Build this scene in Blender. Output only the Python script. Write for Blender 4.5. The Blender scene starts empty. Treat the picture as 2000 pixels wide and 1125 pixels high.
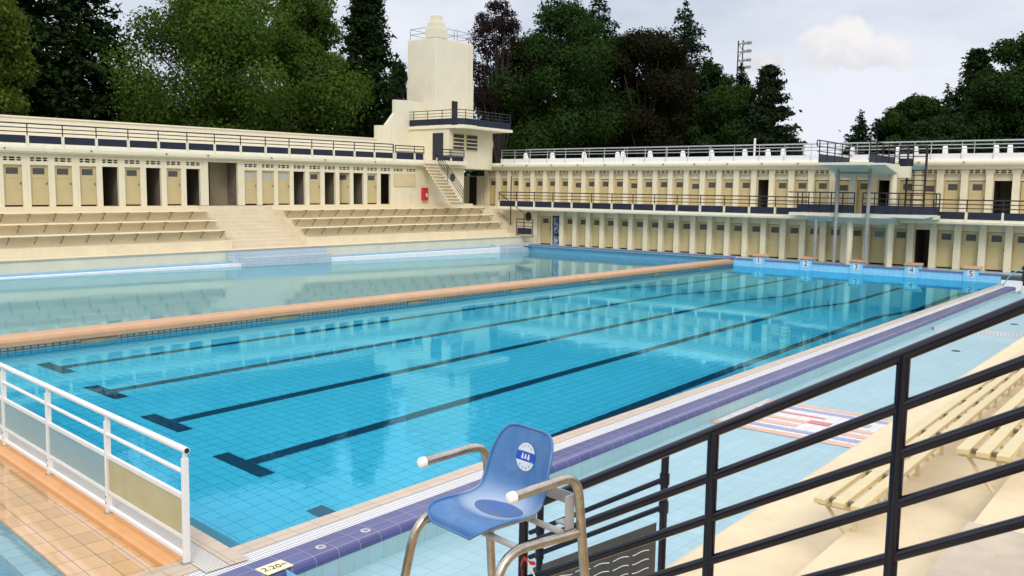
import bpy, math, random
import numpy as np
from mathutils import Matrix, Vector
random.seed(7)
scene = bpy.context.scene
col = scene.collection
R = math.radians

# ------------------------------------------------------------------ camera
CAM = Vector((7.6, -5.0, 3.6))
YAW, PITCH, ROLL, FPX = R(-38.147), R(-5.9715), R(1.024), 1759.07
fwd = Vector((math.sin(YAW) * math.cos(PITCH), math.cos(YAW) * math.cos(PITCH), math.sin(PITCH)))
rt0 = Vector((math.cos(YAW), -math.sin(YAW), 0))
up0 = rt0.cross(fwd)
RT = math.cos(ROLL) * rt0 + math.sin(ROLL) * up0
UP = -math.sin(ROLL) * rt0 + math.cos(ROLL) * up0
cam_d = bpy.data.cameras.new('camera')
cam_d.sensor_width = 36.0
cam_d.lens = FPX / 2000 * 36
cam_d.clip_start = 0.05
cam_d.clip_end = 6000
cam = bpy.data.objects.new('camera', cam_d)
cam.matrix_world = Matrix((
    (RT.x, UP.x, -fwd.x, CAM.x), (RT.y, UP.y, -fwd.y, CAM.y), (RT.z, UP.z, -fwd.z, CAM.z), (0, 0, 0, 1)))
col.objects.link(cam)
scene.camera = cam


def ray(u, v):
    return fwd + RT * ((u - 1000) / FPX) - UP * ((v - 562.5) / FPX)


def at_depth(u, v, d):
    return CAM + ray(u, v) * d


# ------------------------------------------------------------------ world, sun, exposure
SUN_EL, SUN_AZ = R(40), R(138)          # azimuth clockwise from +Y
world = bpy.data.worlds.new('World')
scene.world = world
world.use_nodes = True
wn, wl = world.node_tree.nodes, world.node_tree.links
wn.clear()


def N(nt, kind, **kw):
    n = nt.nodes.new(kind)
    for k, v in kw.items():
        if k.startswith('i_'):
            n.inputs[k[2:]].default_value = v
        elif k.startswith('n_'):
            n.inputs[int(k[2:])].default_value = v
        else:
            setattr(n, k, v)
    return n


def math_n(nt, op, a, b=None, clamp=False):
    n = nt.nodes.new('ShaderNodeMath')
    n.operation = op
    n.use_clamp = clamp
    for i, x in enumerate((a, b)):
        if x is None:
            continue
        if isinstance(x, (int, float)):
            n.inputs[i].default_value = x
        else:
            nt.links.new(x, n.inputs[i])
    return n.outputs[0]


def mixc(nt, fac, a, b, blend='MIX'):
    n = nt.nodes.new('ShaderNodeMix')
    n.data_type = 'RGBA'
    n.blend_type = blend
    for s, x in ((n.inputs[0], fac), (n.inputs[6], a), (n.inputs[7], b)):
        if isinstance(x, (int, float)):
            s.default_value = x
        elif isinstance(x, (tuple, list)):
            s.default_value = tuple(x) + ((1,) if len(x) == 3 else ())
        else:
            nt.links.new(x, s)
    return n.outputs[2]


def ramp(nt, x, stops):
    n = nt.nodes.new('ShaderNodeValToRGB')
    e = n.color_ramp.elements
    while len(e) < len(stops):
        e.new(0.5)
    for k, (p, c) in enumerate(stops):
        e[k].position = p
        e[k].color = (c, c, c, 1) if isinstance(c, (int, float)) else tuple(c) + (1,)
    nt.links.new(x, n.inputs[0])
    return n.outputs[0]


wt = world.node_tree
sky = N(wt, 'ShaderNodeTexSky', sky_type='NISHITA', sun_disc=False)
sky.sun_elevation = SUN_EL
sky.sun_rotation = SUN_AZ
sky.air_density = 1.0
sky.dust_density = 2.0
sky.ozone_density = 1.0
tc = N(wt, 'ShaderNodeTexCoord')
gen = tc.outputs['Generated']
mp = N(wt, 'ShaderNodeMapping')
mp.inputs['Scale'].default_value = (1.0, 1.0, 2.6)
wl.new(gen, mp.inputs['Vector'])
nz = N(wt, 'ShaderNodeTexNoise', i_Scale=2.6, i_Detail=6.0, i_Roughness=0.55)
wl.new(mp.outputs[0], nz.inputs['Vector'])
cover = ramp(wt, nz.outputs['Fac'], [(0.36, 0.55), (0.60, 1.0)])
base = mixc(wt, cover, sky.outputs[0], (9.15, 9.45, 10.35))
# one heaped cloud standing above the far trees
cdir = ray(1650, 100).normalized()
ce1 = rt0.copy()
ce2 = ce1.cross(cdir).normalized()


def dotv(vec, v):
    n = N(wt, 'ShaderNodeVectorMath', operation='DOT_PRODUCT')
    wl.new(vec, n.inputs[0])
    n.inputs[1].default_value = tuple(v)
    return n.outputs['Value']


nz2 = N(wt, 'ShaderNodeTexNoise', i_Scale=22.0, i_Detail=7.0, i_Roughness=0.6)
wl.new(gen, nz2.inputs['Vector'])
wob = math_n(wt, 'SUBTRACT', nz2.outputs['Fac'], 0.5)
ca = math_n(wt, 'ADD', dotv(gen, ce1), math_n(wt, 'MULTIPLY', wob, 0.03))
cb = math_n(wt, 'ADD', dotv(gen, ce2), math_n(wt, 'MULTIPLY', wob, 0.05))
front = math_n(wt, 'GREATER_THAN', dotv(gen, cdir), 0.5)


def puff(px, py, rx, ry):
    d = ray(px, py).normalized()
    x0, y0 = d.dot(ce1), d.dot(ce2)
    dx = math_n(wt, 'DIVIDE', math_n(wt, 'SUBTRACT', ca, x0), rx)
    dy = math_n(wt, 'DIVIDE', math_n(wt, 'SUBTRACT', cb, y0), ry)
    d2 = math_n(wt, 'ADD', math_n(wt, 'MULTIPLY', dx, dx), math_n(wt, 'MULTIPLY', dy, dy))
    return math_n(wt, 'SUBTRACT', 1.0, d2, True)


pf = [puff(1660, 78, .024, .026), (puff(1605, 95, .028, .022)), puff(1715, 104, .036, .018), puff(1490, 128, .020, .012), puff(1665, 115, .062, .013)]
m = pf[0]
for q in pf[1:]:
    m = math_n(wt, 'MAXIMUM', m, q)
m = math_n(wt, 'MULTIPLY', ramp(wt, m, [(0.0, 0.0), (0.55, 1.0)]), front)
low = ramp(wt, math_n(wt, 'ADD', math_n(wt, 'MULTIPLY', math_n(wt, 'ADD', cb, 0.012), 14.0), math_n(wt, 'ADD', 0.3, math_n(wt, 'MULTIPLY', wob, 0.9))), [(0.10, (7.7, 7.8, 8.4)), (0.65, (10.3, 9.9, 9.8))])
skyc = mixc(wt, math_n(wt, 'MULTIPLY', m, 0.85), base, low)
sz = N(wt, 'ShaderNodeSeparateXYZ')
wl.new(gen, sz.inputs[0])
zr = N(wt, 'ShaderNodeMapRange', interpolation_type='SMOOTHSTEP', n_1=0.20, n_2=0.46, n_3=1.0, n_4=1.95)
wl.new(sz.outputs[2], zr.inputs[0])
skyv = N(wt, 'ShaderNodeVectorMath', operation='SCALE')
wl.new(skyc, skyv.inputs[0])
wl.new(zr.outputs[0], skyv.inputs['Scale'])
skyc = skyv.outputs[0]
bg = N(wt, 'ShaderNodeBackground', i_Strength=0.100)
wl.new(skyc, bg.inputs['Color'])
wo = N(wt, 'ShaderNodeOutputWorld')
wl.new(bg.outputs[0], wo.inputs[0])

sun_d = bpy.data.lights.new('sun', 'SUN')
sun_d.energy = 1.6
sun_d.angle = R(16)
sun_d.color = (1.0, 0.95, 0.86)
sun = bpy.data.objects.new('sun', sun_d)
sv = Vector((math.sin(SUN_AZ) * math.cos(SUN_EL), math.cos(SUN_AZ) * math.cos(SUN_EL), math.sin(SUN_EL)))
sun.rotation_euler = sv.to_track_quat('Z', 'Y').to_euler()
sun.location = sv * 60
col.objects.link(sun)

vs = scene.view_settings
vs.view_transform = 'Standard'
vs.look = 'None'
vs.exposure = -0.10
vs.gamma = 1.0
vs.use_curve_mapping = False
cy = scene.cycles
cy.max_bounces = 10
cy.transmission_bounces = 8
cy.transparent_max_bounces = 16
cy.sample_clamp_indirect = 40.0
cy.use_denoising = True


# ------------------------------------------------------------------ materials
MATS = {}


def new_mat(name):
    m = bpy.data.materials.new(name)
    m.use_nodes = True
    MATS[name] = m
    nt = m.node_tree
    return m, nt, nt.nodes['Principled BSDF']


def srf(name, c, rough=0.7, var=0.12, scale=3.0, bump=0.0, bscale=60.0, metal=0.0, spec=0.4, c2=None, stretch=(1, 1, 1), stain=0.0, coat=0.0):
    m, nt, b = new_mat(name)
    tcn = N(nt, 'ShaderNodeTexCoord')
    mpn = N(nt, 'ShaderNodeMapping')
    mpn.inputs['Scale'].default_value = stretch
    nt.links.new(tcn.outputs['Object'], mpn.inputs[0])
    nz = N(nt, 'ShaderNodeTexNoise', i_Scale=scale, i_Detail=8.0, i_Roughness=0.62)
    nt.links.new(mpn.outputs[0], nz.inputs['Vector'])
    if c2 is None:
        c2 = tuple(x * (1 - 2.2 * var) for x in c)
    f = ramp(nt, nz.outputs['Fac'], [(0.33, 0.0), (0.68, 1.0)])
    cc = mixc(nt, f, c2, c)
    if stain > 0:
        mp2 = N(nt, 'ShaderNodeMapping')
        mp2.inputs['Scale'].default_value = (1.6, 1.6, 0.16)
        nt.links.new(tcn.outputs['Object'], mp2.inputs[0])
        n2 = N(nt, 'ShaderNodeTexNoise', i_Scale=3.2, i_Detail=6.0, i_Roughness=0.65)
        nt.links.new(mp2.outputs[0], n2.inputs['Vector'])
        f2 = ramp(nt, n2.outputs['Fac'], [(0.52, 0.0), (0.75, stain)])
        cc = mixc(nt, f2, cc, tuple(x * k for x, k in zip(c, (0.55, 0.55, 0.52))))
    nt.links.new(cc, b.inputs['Base Color'])
    b.inputs['Roughness'].default_value = rough
    b.inputs['Metallic'].default_value = metal
    b.inputs['Specular IOR Level'].default_value = spec
    if coat:
        b.inputs['Coat Weight'].default_value = coat
    if bump > 0:
        n3 = N(nt, 'ShaderNodeTexNoise', i_Scale=bscale, i_Detail=5.0)
        nt.links.new(tcn.outputs['Object'], n3.inputs['Vector'])
        bp = N(nt, 'ShaderNodeBump', i_Strength=bump, i_Distance=0.02)
        nt.links.new(n3.outputs['Fac'], bp.inputs['Height'])
        nt.links.new(bp.outputs[0], b.inputs['Normal'])
    return m


def tiles(name, c, grout, size, axes, gw=0.008, off=(0.0, 0.0), rough=0.35, tvar=0.10, nvar=0.10, spec=0.45, c2=None, bond=False):
    """square or oblong tiles with joints; axes says which two object axes carry the grid"""
    m, nt, b = new_mat(name)
    tcn = N(nt, 'ShaderNodeTexCoord')
    sx = N(nt, 'ShaderNodeSeparateXYZ')
    nt.links.new(tcn.outputs['Object'], sx.inputs[0])
    fr, fl = [], []
    for k, a in enumerate(axes):
        u = math_n(nt, 'DIVIDE', math_n(nt, 'ADD', sx.outputs[a], off[k] + 100 * size[k]), size[k])
        if bond and k == 1:
            u = math_n(nt, 'ADD', u, math_n(nt, 'MULTIPLY', math_n(nt, 'MODULO', fl[0], 2.0), 0.5))
        fl.append(math_n(nt, 'FLOOR', u))
        fr.append(math_n(nt, 'LESS_THAN', math_n(nt, 'FRACT', u), gw / size[k]))
    g = math_n(nt, 'MAXIMUM', fr[0], fr[1])
    cx = N(nt, 'ShaderNodeCombineXYZ')
    nt.links.new(fl[0], cx.inputs[0])
    nt.links.new(fl[1], cx.inputs[1])
    wnz = N(nt, 'ShaderNodeTexWhiteNoise')
    nt.links.new(cx.outputs[0], wnz.inputs['Vector'])
    ca_ = tuple(x * (1 - tvar) for x in c)
    tile = mixc(nt, wnz.outputs['Value'], ca_, c)
    nz = N(nt, 'ShaderNodeTexNoise', i_Scale=0.9, i_Detail=6.0, i_Roughness=0.6)
    nt.links.new(tcn.outputs['Object'], nz.inputs['Vector'])
    f = ramp(nt, nz.outputs['Fac'], [(0.35, 0.0), (0.7, 1.0)])
    tile = mixc(nt, math_n(nt, 'MULTIPLY', f, nvar * 4), tile, c2 if c2 else tuple(x * 0.8 for x in c))
    nt.links.new(mixc(nt, g, tile, grout), b.inputs['Base Color'])
    b.inputs['Roughness'].default_value = rough
    b.inputs['Specular IOR Level'].default_value = spec
    bp = N(nt, 'ShaderNodeBump', i_Strength=0.25, i_Distance=0.01)
    bp.invert = True
    nt.links.new(g, bp.inputs['Height'])
    nt.links.new(bp.outputs[0], b.inputs['Normal'])
    return m


def water_mat(name, tint, bscale, bstr, rough=0.0):
    m, nt, b = new_mat(name)
    nt.nodes.remove(b)
    out = nt.nodes['Material Output']
    g = N(nt, 'ShaderNodeBsdfGlass', i_IOR=1.333, i_Roughness=rough)
    g.inputs['Color'].default_value = (*tint, 1)
    tcn = N(nt, 'ShaderNodeTexCoord')
    mpn = N(nt, 'ShaderNodeMapping')
    mpn.inputs['Rotation'].default_value = (0, 0, R(30))
    mpn.inputs['Scale'].default_value = (1.0, 0.55, 1.0)
    nt.links.new(tcn.outputs['Object'], mpn.inputs[0])
    n1 = N(nt, 'ShaderNodeTexNoise', i_Scale=bscale, i_Detail=3.0, i_Roughness=0.5, i_Distortion=0.4)
    n2 = N(nt, 'ShaderNodeTexNoise', i_Scale=0.35, i_Detail=2.0)
    n5 = N(nt, 'ShaderNodeTexNoise', i_Scale=2.2, i_Detail=2.0)
    nt.links.new(mpn.outputs[0], n5.inputs['Vector'])
    nt.links.new(mpn.outputs[0], n1.inputs['Vector'])
    nt.links.new(mpn.outputs[0], n2.inputs['Vector'])
    calm = ramp(nt, n2.outputs['Fac'], [(0.38, 0.25), (0.65, 1.0)])
    h = math_n(nt, 'MULTIPLY', math_n(nt, 'ADD', n1.outputs['Fac'], math_n(nt, 'MULTIPLY', n5.outputs['Fac'], 3.0)), calm)
    bp = N(nt, 'ShaderNodeBump', i_Strength=1.0, i_Distance=bstr)
    nt.links.new(h, bp.inputs['Height'])
    nt.links.new(bp.outputs[0], g.inputs['Normal'])
    nt.links.new(g.outputs[0], out.inputs['Surface'])
    return m


def leaf_mat(name, c, c2, trans=0.25):
    m, nt, b = new_mat(name)
    nt.nodes.remove(b)
    out = nt.nodes['Material Output']
    geo = N(nt, 'ShaderNodeNewGeometry')
    tcn = N(nt, 'ShaderNodeTexCoord')
    nz = N(nt, 'ShaderNodeTexNoise', i_Scale=0.45, i_Detail=3.0)
    nt.links.new(tcn.outputs['Object'], nz.inputs['Vector'])
    f = math_n(nt, 'ADD', math_n(nt, 'MULTIPLY', geo.outputs['Random Per Island'], 0.5), ramp(nt, nz.outputs['Fac'], [(0.35, 0.0), (0.65, 0.5)]))
    cc = mixc(nt, f, c, c2)
    d = N(nt, 'ShaderNodeBsdfDiffuse')
    t = N(nt, 'ShaderNodeBsdfTranslucent')
    nt.links.new(cc, d.inputs[0])
    nt.links.new(cc, t.inputs[0])
    mx = N(nt, 'ShaderNodeMixShader', n_0=trans)
    nt.links.new(d.outputs[0], mx.inputs[1])
    nt.links.new(t.outputs[0], mx.inputs[2])
    nt.links.new(mx.outputs[0], out.inputs['Surface'])
    return m


CREAM = (0.71, 0.635, 0.455)
cream = srf('cream_plaster', CREAM, 0.75, 0.035, 1.6, 0.15, 40, stain=0.36)
cream_w = srf('tower_plaster', (0.73, 0.67, 0.51), 0.75, 0.04, 0.8, 0.15, 40, stain=0.20)
creamtrim = srf('cream_trim', (0.74, 0.68, 0.51), 0.7, 0.03, 2.0, stain=0.2)
peach = srf('bleacher_concrete', (0.71, 0.61, 0.41), 0.8, 0.045, 1.1, 0.25, 90, c2=(0.64, 0.54, 0.37), stain=0.15)
peach_r = srf('terrace_concrete', (0.74, 0.60, 0.385), 0.8, 0.05, 1.3, 0.35, 120, c2=(0.63, 0.51, 0.335), stain=0.22)
greyed = srf('pool_wall_plaster', (0.66, 0.62, 0.48), 0.6, 0.05, 1.2, stain=0.15)
doory = srf('door_yellow', (0.52, 0.415, 0.21), 0.5, 0.04, 2.0, stain=0.12)
slat_y = srf('slat_yellow', (0.62, 0.505, 0.27), 0.4, 0.04, 6.0)
slat_c = srf('slat_cream', (0.80, 0.68, 0.42), 0.5, 0.04, 6.0)
pane_g = srf('dim_pane', (0.075, 0.075, 0.07), 0.18, 0.15, 2.0, spec=0.5)
pane_l = srf('pale_pane', (0.42, 0.44, 0.44), 0.35, 0.1, 2.0)
pane_b = srf('blue_pane', (0.10, 0.22, 0.33), 0.25, 0.1, 2.0)
navy = srf('navy_mesh_panel', (0.012, 0.017, 0.040), 0.6, 0.15, 4.0)
black = srf('black_gloss_paint', (0.006, 0.006, 0.014), 0.13, 0.1, 8.0, spec=0.36)
blackm = srf('black_iron', (0.018, 0.017, 0.02), 0.5, 0.1, 8.0)
strut = srf('dark_bracket', (0.16, 0.12, 0.07), 0.6, 0.15, 8.0)
white = srf('white_paint', (0.74, 0.715, 0.67), 0.35, 0.03, 5.0, spec=0.5)
whiter = srf('white_render', (0.74, 0.72, 0.71), 0.7, 0.03, 2.0, stain=0.1)
greym = srf('galvanised_rail', (0.42, 0.43, 0.43), 0.4, 0.1, 6.0, metal=0.6)
polem = srf('grey_pole', (0.30, 0.29, 0.27), 0.45, 0.08, 3.0)
tealp = srf('teal_steel', (0.10, 0.22, 0.28), 0.5, 0.1, 3.0)
palecon = srf('pale_platform', (0.64, 0.62, 0.52), 0.6, 0.05, 3.0)
red = srf('red_enamel', (0.55, 0.02, 0.02), 0.35, 0.06, 4.0)
ochre = srf('notice_board', (0.62, 0.50, 0.29), 0.6, 0.06, 5.0)
room_d = srf('shaded_cabin_room', (0.20, 0.165, 0.125), 0.8, 0.12, 3.0, stain=0.3)  # shade inside the cabins is put into this dark base colour
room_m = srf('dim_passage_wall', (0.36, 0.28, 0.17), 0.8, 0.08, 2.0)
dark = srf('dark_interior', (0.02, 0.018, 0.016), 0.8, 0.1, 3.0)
steel = srf('worn_steel', (0.50, 0.455, 0.40), 0.27, 0.10, 22.0, metal=0.95, c2=(0.36, 0.29, 0.21))
capw = srf('white_cap', (0.82, 0.78, 0.74), 0.5, 0.03, 8.0)
grey_p = srf('grey_bracket', (0.42, 0.41, 0.39), 0.5, 0.06, 6.0)
bark = srf('bark', (0.06, 0.05, 0.04), 0.9, 0.2, 5.0, 0.4, 20)
grass = srf('park_grass', (0.05, 0.08, 0.025), 0.9, 0.2, 0.3)
terr = srf('terracotta_pad', (0.62, 0.33, 0.19), 0.6, 0.08, 6.0)
plate_w = srf('white_plate', (0.60, 0.64, 0.68), 0.5, 0.02, 4.0)
ink = srf('black_ink', (0.015, 0.015, 0.02), 0.6, 0.05, 4.0)
bluehose = srf('blue_hose', (0.10, 0.40, 0.70), 0.4, 0.05, 4.0)
gutterw = srf('white_gutter', (0.78, 0.78, 0.78), 0.5, 0.05, 3.0)
bluetrim = srf('blue_edge', (0.20, 0.42, 0.58), 0.4, 0.08, 2.0)
purple_t = srf('purple_edge', (0.15, 0.15, 0.36), 0.4, 0.06, 2.0)
brown = srf('dark_board', (0.075, 0.062, 0.05), 0.4, 0.12, 3.0)

pool_floor_t = tiles('pool_floor_tiles', (0.30, 0.73, 0.88), (0.07, 0.33, 0.44), (0.24, 0.24), (0, 1), 0.012, (0.0, 0.0), tvar=0.08, nvar=0.02)
lane_t = tiles('lane_line_tiles', (0.010, 0.035, 0.10), (0.02, 0.06, 0.13), (0.24, 0.24), (0, 1), 0.012, tvar=0.25)
kids_floor_t = tiles('shallow_floor_tiles', (0.44, 0.65, 0.68), (0.32, 0.50, 0.53), (0.24, 0.24), (0, 1), 0.010, tvar=0.05, nvar=0.02)
wall_x_t = tiles('pool_wall_tiles_x', (0.26, 0.60, 0.84), (0.15, 0.40, 0.60), (0.24, 0.12), (0, 2), 0.010, (0, 0.003), tvar=0.08)
wall_y_t = tiles('pool_wall_tiles_y', (0.20, 0.55, 0.72), (0.12, 0.36, 0.50), (0.24, 0.12), (1, 2), 0.010, (0, 0.003), tvar=0.08)
deck_t = tiles('back_deck_tiles', (0.34, 0.50, 0.52), (0.3, 0.36, 0.36), (0.3, 0.3), (0, 1), 0.012)
beige_t = tiles('beige_edge_tiles', (0.55, 0.43, 0.315), (0.28, 0.22, 0.16), (0.222, 0.29), (0, 1), 0.009, (0.11, 0.02), tvar=0.12)
grate_t = tiles('white_grating', (0.76, 0.745, 0.73), (0.12, 0.115, 0.11), (0.06, 0.032), (0, 1), 0.0075, tvar=0.05, spec=0.3)
near_grate_t = tiles('grey_grating', (0.60, 0.56, 0.49), (0.30, 0.27, 0.23), (0.03, 0.03), (0, 1), 0.006, tvar=0.1)
purple_t2 = tiles('purple_coping_tiles', (0.062, 0.066, 0.20), (0.24, 0.22, 0.27), (0.16, 0.29), (0, 1), 0.007, (0.01, 0.02), rough=0.26, tvar=0.22, nvar=0.12, c2=(0.10, 0.10, 0.22))
trench_t = tiles('pale_blue_tiles', (0.30, 0.475, 0.525), (0.27, 0.32, 0.31), (0.21, 0.21), (0, 1), 0.010, (0.02, 0.1), tvar=0.10, nvar=0.14, c2=(0.24, 0.39, 0.42))
trenchw_t = tiles('pale_blue_wall_tiles', (0.30, 0.47, 0.51), (0.30, 0.33, 0.32), (0.21, 0.5), (1, 2), 0.010, tvar=0.06)
pinkstep_t = tiles('pale_pink_tiles', (0.66, 0.62, 0.62), (0.36, 0.34, 0.36), (0.10, 0.4), (0, 2), 0.012, (0, .02), tvar=0.06)
orange_t = tiles('orange_tiles', (0.64, 0.395, 0.195), (0.22, 0.16, 0.09), (0.335, 0.235), (1, 0), 0.010, rough=0.07, tvar=0.16, nvar=0.10)
orangec = srf('orange_curb', (0.66, 0.32, 0.11), 0.35, 0.06, 4.0)
orange_d = srf('terracotta_coping', (0.55, 0.315, 0.17), 0.45, 0.06, 3.0)
bluewade_t = tiles('wading_pool_tiles', (0.20, 0.46, 0.54), (0.13, 0.22, 0.26), (0.25, 0.25), (0, 1), 0.010, (0.06, 0.1), tvar=0.2, nvar=0.2, c2=(0.17, 0.30, 0.42))
wadew_t = tiles('wading_wall_tiles', (0.46, 0.62, 0.66), (0.22, 0.30, 0.32), (0.24, 0.5), (1, 2), 0.012, tvar=0.2)
bluestep_t = tiles('blue_step_tiles', (0.48, 0.54, 0.58), (0.27, 0.37, 0.46), (0.16, 0.14), (1, 2), 0.02, tvar=0.1)
orange_face_t = tiles('divider_face_tiles', (0.62, 0.66, 0.60), (0.10, 0.16, 0.16), (0.16, 0.9), (1, 2), 0.04, tvar=0.35)
main_water_m = water_mat('main_pool_water', (0.43, 0.89, 0.955), 13.0, 0.0009)
kids_water_m = water_mat('shallow_pool_water', (0.70, 0.89, 0.93), 13.0, 0.0011)
wade_water_m = water_mat('wading_pool_water', (0.88, 0.97, 0.98), 5.0, 0.0016)


# ------------------------------------------------------------------ mesh helpers
MIR = [False]


class MB:
    def __init__(self):
        self.v, self.f, self.m, self.s = [], [], [], []

    def face(self, idx, m=0, s=False):
        self.f.append(idx)
        self.m.append(m)
        self.s.append(s)

    def box(self, x0, x1, y0, y1, z0, z1, m=0):
        b = len(self.v)
        self.v += [(x, y, z) for z in (z0, z1) for y in (y0, y1) for x in (x0, x1)]
        for q in ((0, 2, 3, 1), (4, 5, 7, 6), (0, 1, 5, 4), (2, 6, 7, 3), (0, 4, 6, 2), (1, 3, 7, 5)):
            self.face([b + i for i in q], m)
        return self

    def quad(self, a, b_, c, d, m=0):
        b = len(self.v)
        self.v += [tuple(a), tuple(b_), tuple(c), tuple(d)]
        self.face([b, b + 1, b + 2, b + 3], m)
        return self

    def prism(self, poly, axis, a, b_, m=0, smooth=False):
        """extrude a 2D polygon; axis 0: poly is (y,z), 1: (x,z), 2: (x,y)"""
        def P(p, t):
            return (t, p[0], p[1]) if axis == 0 else ((p[0], t, p[1]) if axis == 1 else (p[0], p[1], t))
        n = len(poly)
        b = len(self.v)
        self.v += [P(p, a) for p in poly] + [P(p, b_) for p in poly]
        ar = sum(poly[i][0] * poly[(i + 1) % n][1] - poly[(i + 1) % n][0] * poly[i][1] for i in range(n))
        flip = (ar > 0) != (axis == 1)
        flip = flip if b_ > a else not flip
        lo, hi = list(range(b, b + n)), list(range(b + n, b + 2 * n))
        self.face(lo[::-1] if flip else lo, m)
        self.face(hi if flip else hi[::-1], m)
        for i in range(n):
            j = (i + 1) % n
            q = [lo[i], lo[j], hi[j], hi[i]]
            self.face(q if flip else q[::-1], m, smooth)
        return self

    def tube(self, pts, r, seg=10, m=0, caps=True):
        pts = [Vector(p) for p in pts]
        n = len(pts)
        rr = r if isinstance(r, (list, tuple)) else [r] * n
        t0 = (pts[1] - pts[0]).normalized()
        ref = Vector((0, 0, 1)) if abs(t0.z) < 0.9 else Vector((1, 0, 0))
        u = t0.cross(ref).normalized()
        rings = []
        for i, p in enumerate(pts):
            if i == 0:
                t = t0
            elif i == n - 1:
                t = (pts[i] - pts[i - 1]).normalized()
            else:
                t = ((pts[i] - pts[i - 1]).normalized() + (pts[i + 1] - pts[i]).normalized()).normalized()
            u = (u - t * u.dot(t)).normalized()
            w = t.cross(u)
            b = len(self.v)
            for k in range(seg):
                a = 2 * math.pi * k / seg
                self.v.append(tuple(p + (u * math.cos(a) + w * math.sin(a)) * rr[i]))
            rings.append(b)
        for i in range(n - 1):
            for k in range(seg):
                k2 = (k + 1) % seg
                self.face([rings[i] + k, rings[i] + k2, rings[i + 1] + k2, rings[i + 1] + k], m, True)
        if caps:
            for ring, rev in ((rings[0], True), (rings[-1], False)):
                b = len(self.v)
                self.v += [self.v[ring + k] for k in range(seg)]
                idx = list(range(b, b + seg))
                self.face(idx[::-1] if rev else idx, m)
        return self

    def ball(self, c, r, m=0, nu=12, nv=8, sc=(1, 1, 1)):
        b = len(self.v)
        for j in range(1, nv):
            th = math.pi * j / nv
            for i in range(nu):
                ph = 2 * math.pi * i / nu
                self.v.append((c[0] + r * sc[0] * math.sin(th) * math.cos(ph), c[1] + r * sc[1] * math.sin(th) * math.sin(ph), c[2] + r * sc[2] * math.cos(th)))
        top, bot = len(self.v), len(self.v) + 1
        self.v += [(c[0], c[1], c[2] + r * sc[2]), (c[0], c[1], c[2] - r * sc[2])]
        for j in range(nv - 2):
            for i in range(nu):
                i2 = (i + 1) % nu
                self.face([b + j * nu + i, b + (j + 1) * nu + i, b + (j + 1) * nu + i2, b + j * nu + i2], m, True)
        for i in range(nu):
            i2 = (i + 1) % nu
            self.face([top, b + i, b + i2], m, True)
            self.face([bot, b + (nv - 2) * nu + i2, b + (nv - 2) * nu + i], m, True)
        return self

    def build(self, name, mats, parent=None, matrix=None, bevel=0.0):
        if MIR[0]:                                  # near-end pieces are written with y running leftwards
            self.v = [(x, -y, z) for x, y, z in self.v]
            self.f = [q[::-1] for q in self.f]
        me = bpy.data.meshes.new(name)
        me.from_pydata(self.v, [], self.f)
        for mm in (mats if isinstance(mats, (list, tuple)) else [mats]):
            me.materials.append(mm)
        me.polygons.foreach_set('material_index', self.m)
        me.polygons.foreach_set('use_smooth', self.s)
        me.update()
        return obj(name, me, parent, matrix, bevel)


def obj(name, me, parent=None, matrix=None, bevel=0.0):
    o = bpy.data.objects.new(name, me)
    col.objects.link(o)
    if parent is not None:
        o.parent = parent
    if matrix is not None:
        if parent is None:
            o.matrix_world = matrix
        else:
            o.matrix_local = matrix
    if bevel > 0:
        md = o.modifiers.new('bevel', 'BEVEL')
        md.width = bevel
        md.segments = 2
        md.limit_method = 'ANGLE'
    return o


def tag(o, label=None, cat=None, group=None, kind=None):
    if label:
        o['label'] = label
    if cat:
        o['category'] = cat
    if group:
        o['group'] = group
    if kind:
        o['kind'] = kind
    return o


def thing(name, label, cat, matrix=None, group=None):
    o = bpy.data.objects.new(name, None)
    o.empty_display_size = 0.2
    col.objects.link(o)
    if matrix is not None:
        o.matrix_world = matrix
    return tag(o, label, cat, group)


def structure(name, mb, mats, matrix=None, label=None):
    return tag(mb.build(name, mats, None, matrix), label, None, None, 'structure')


def copy_tree(o, parent=None):
    c = o.copy()
    col.objects.link(c)
    if parent is not None:
        c.parent = parent
    for ch in list(o.children):
        copy_tree(ch, c)
    return c


def frame(o, u, n):
    u = Vector(u).normalized()
    n = Vector(n)
    n = (n - u * n.dot(u)).normalized()
    w = n.cross(u)
    return Matrix(((n.x, u.x, w.x, o[0]), (n.y, u.y, w.y, o[1]), (n.z, u.z, w.z, o[2]), (0, 0, 0, 1)))


def T(x, y, z):
    return Matrix.Translation((x, y, z))


def text_mesh(body, size, depth=0.004):
    cu = bpy.data.curves.new('lettering', 'FONT')
    cu.body = body
    cu.size = size
    cu.align_x = 'CENTER'
    cu.align_y = 'CENTER'
    cu.extrude = depth
    o = bpy.data.objects.new('lettering', cu)
    col.objects.link(o)
    bpy.context.view_layer.update()
    me = bpy.data.meshes.new_from_object(o.evaluated_get(bpy.context.evaluated_depsgraph_get()))
    bpy.data.objects.remove(o)
    return me


# local frames: x = outwards (n), y = along (u), z = up (w)
LF = frame((-33.744, 12.135, 2.65), (0.0624, 0.998, 0.0089), (0.998, -0.0624, 0))   # cabins on the left, front face at x = 0
BF = frame((0, 43.6, 0), (1, 0, 0), (0, -1, 0))                                       # cabins at the back, upper front face at x = 0
EF = frame((0, -0.33, 0), (0.9938, -0.1115, 0), (-0.1115, -0.9938, 0))                # near end of the pool: -y = leftwards, x = towards the viewer

# ------------------------------------------------------------------ ground and pools
g = MB()
for x0, x1, y0, y1 in ((-2500, -39.5, -2500, 2500), (14, 2500, -2500, 2500), (-39.5, 14, 47.5, 2500), (-39.5, 14, -2500, -9)):
    g.quad((x0, y0, -0.4), (x1, y0, -0.4), (x1, y1, -0.4), (x0, y1, -0.4))
structure('ground', g, grass)


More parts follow.
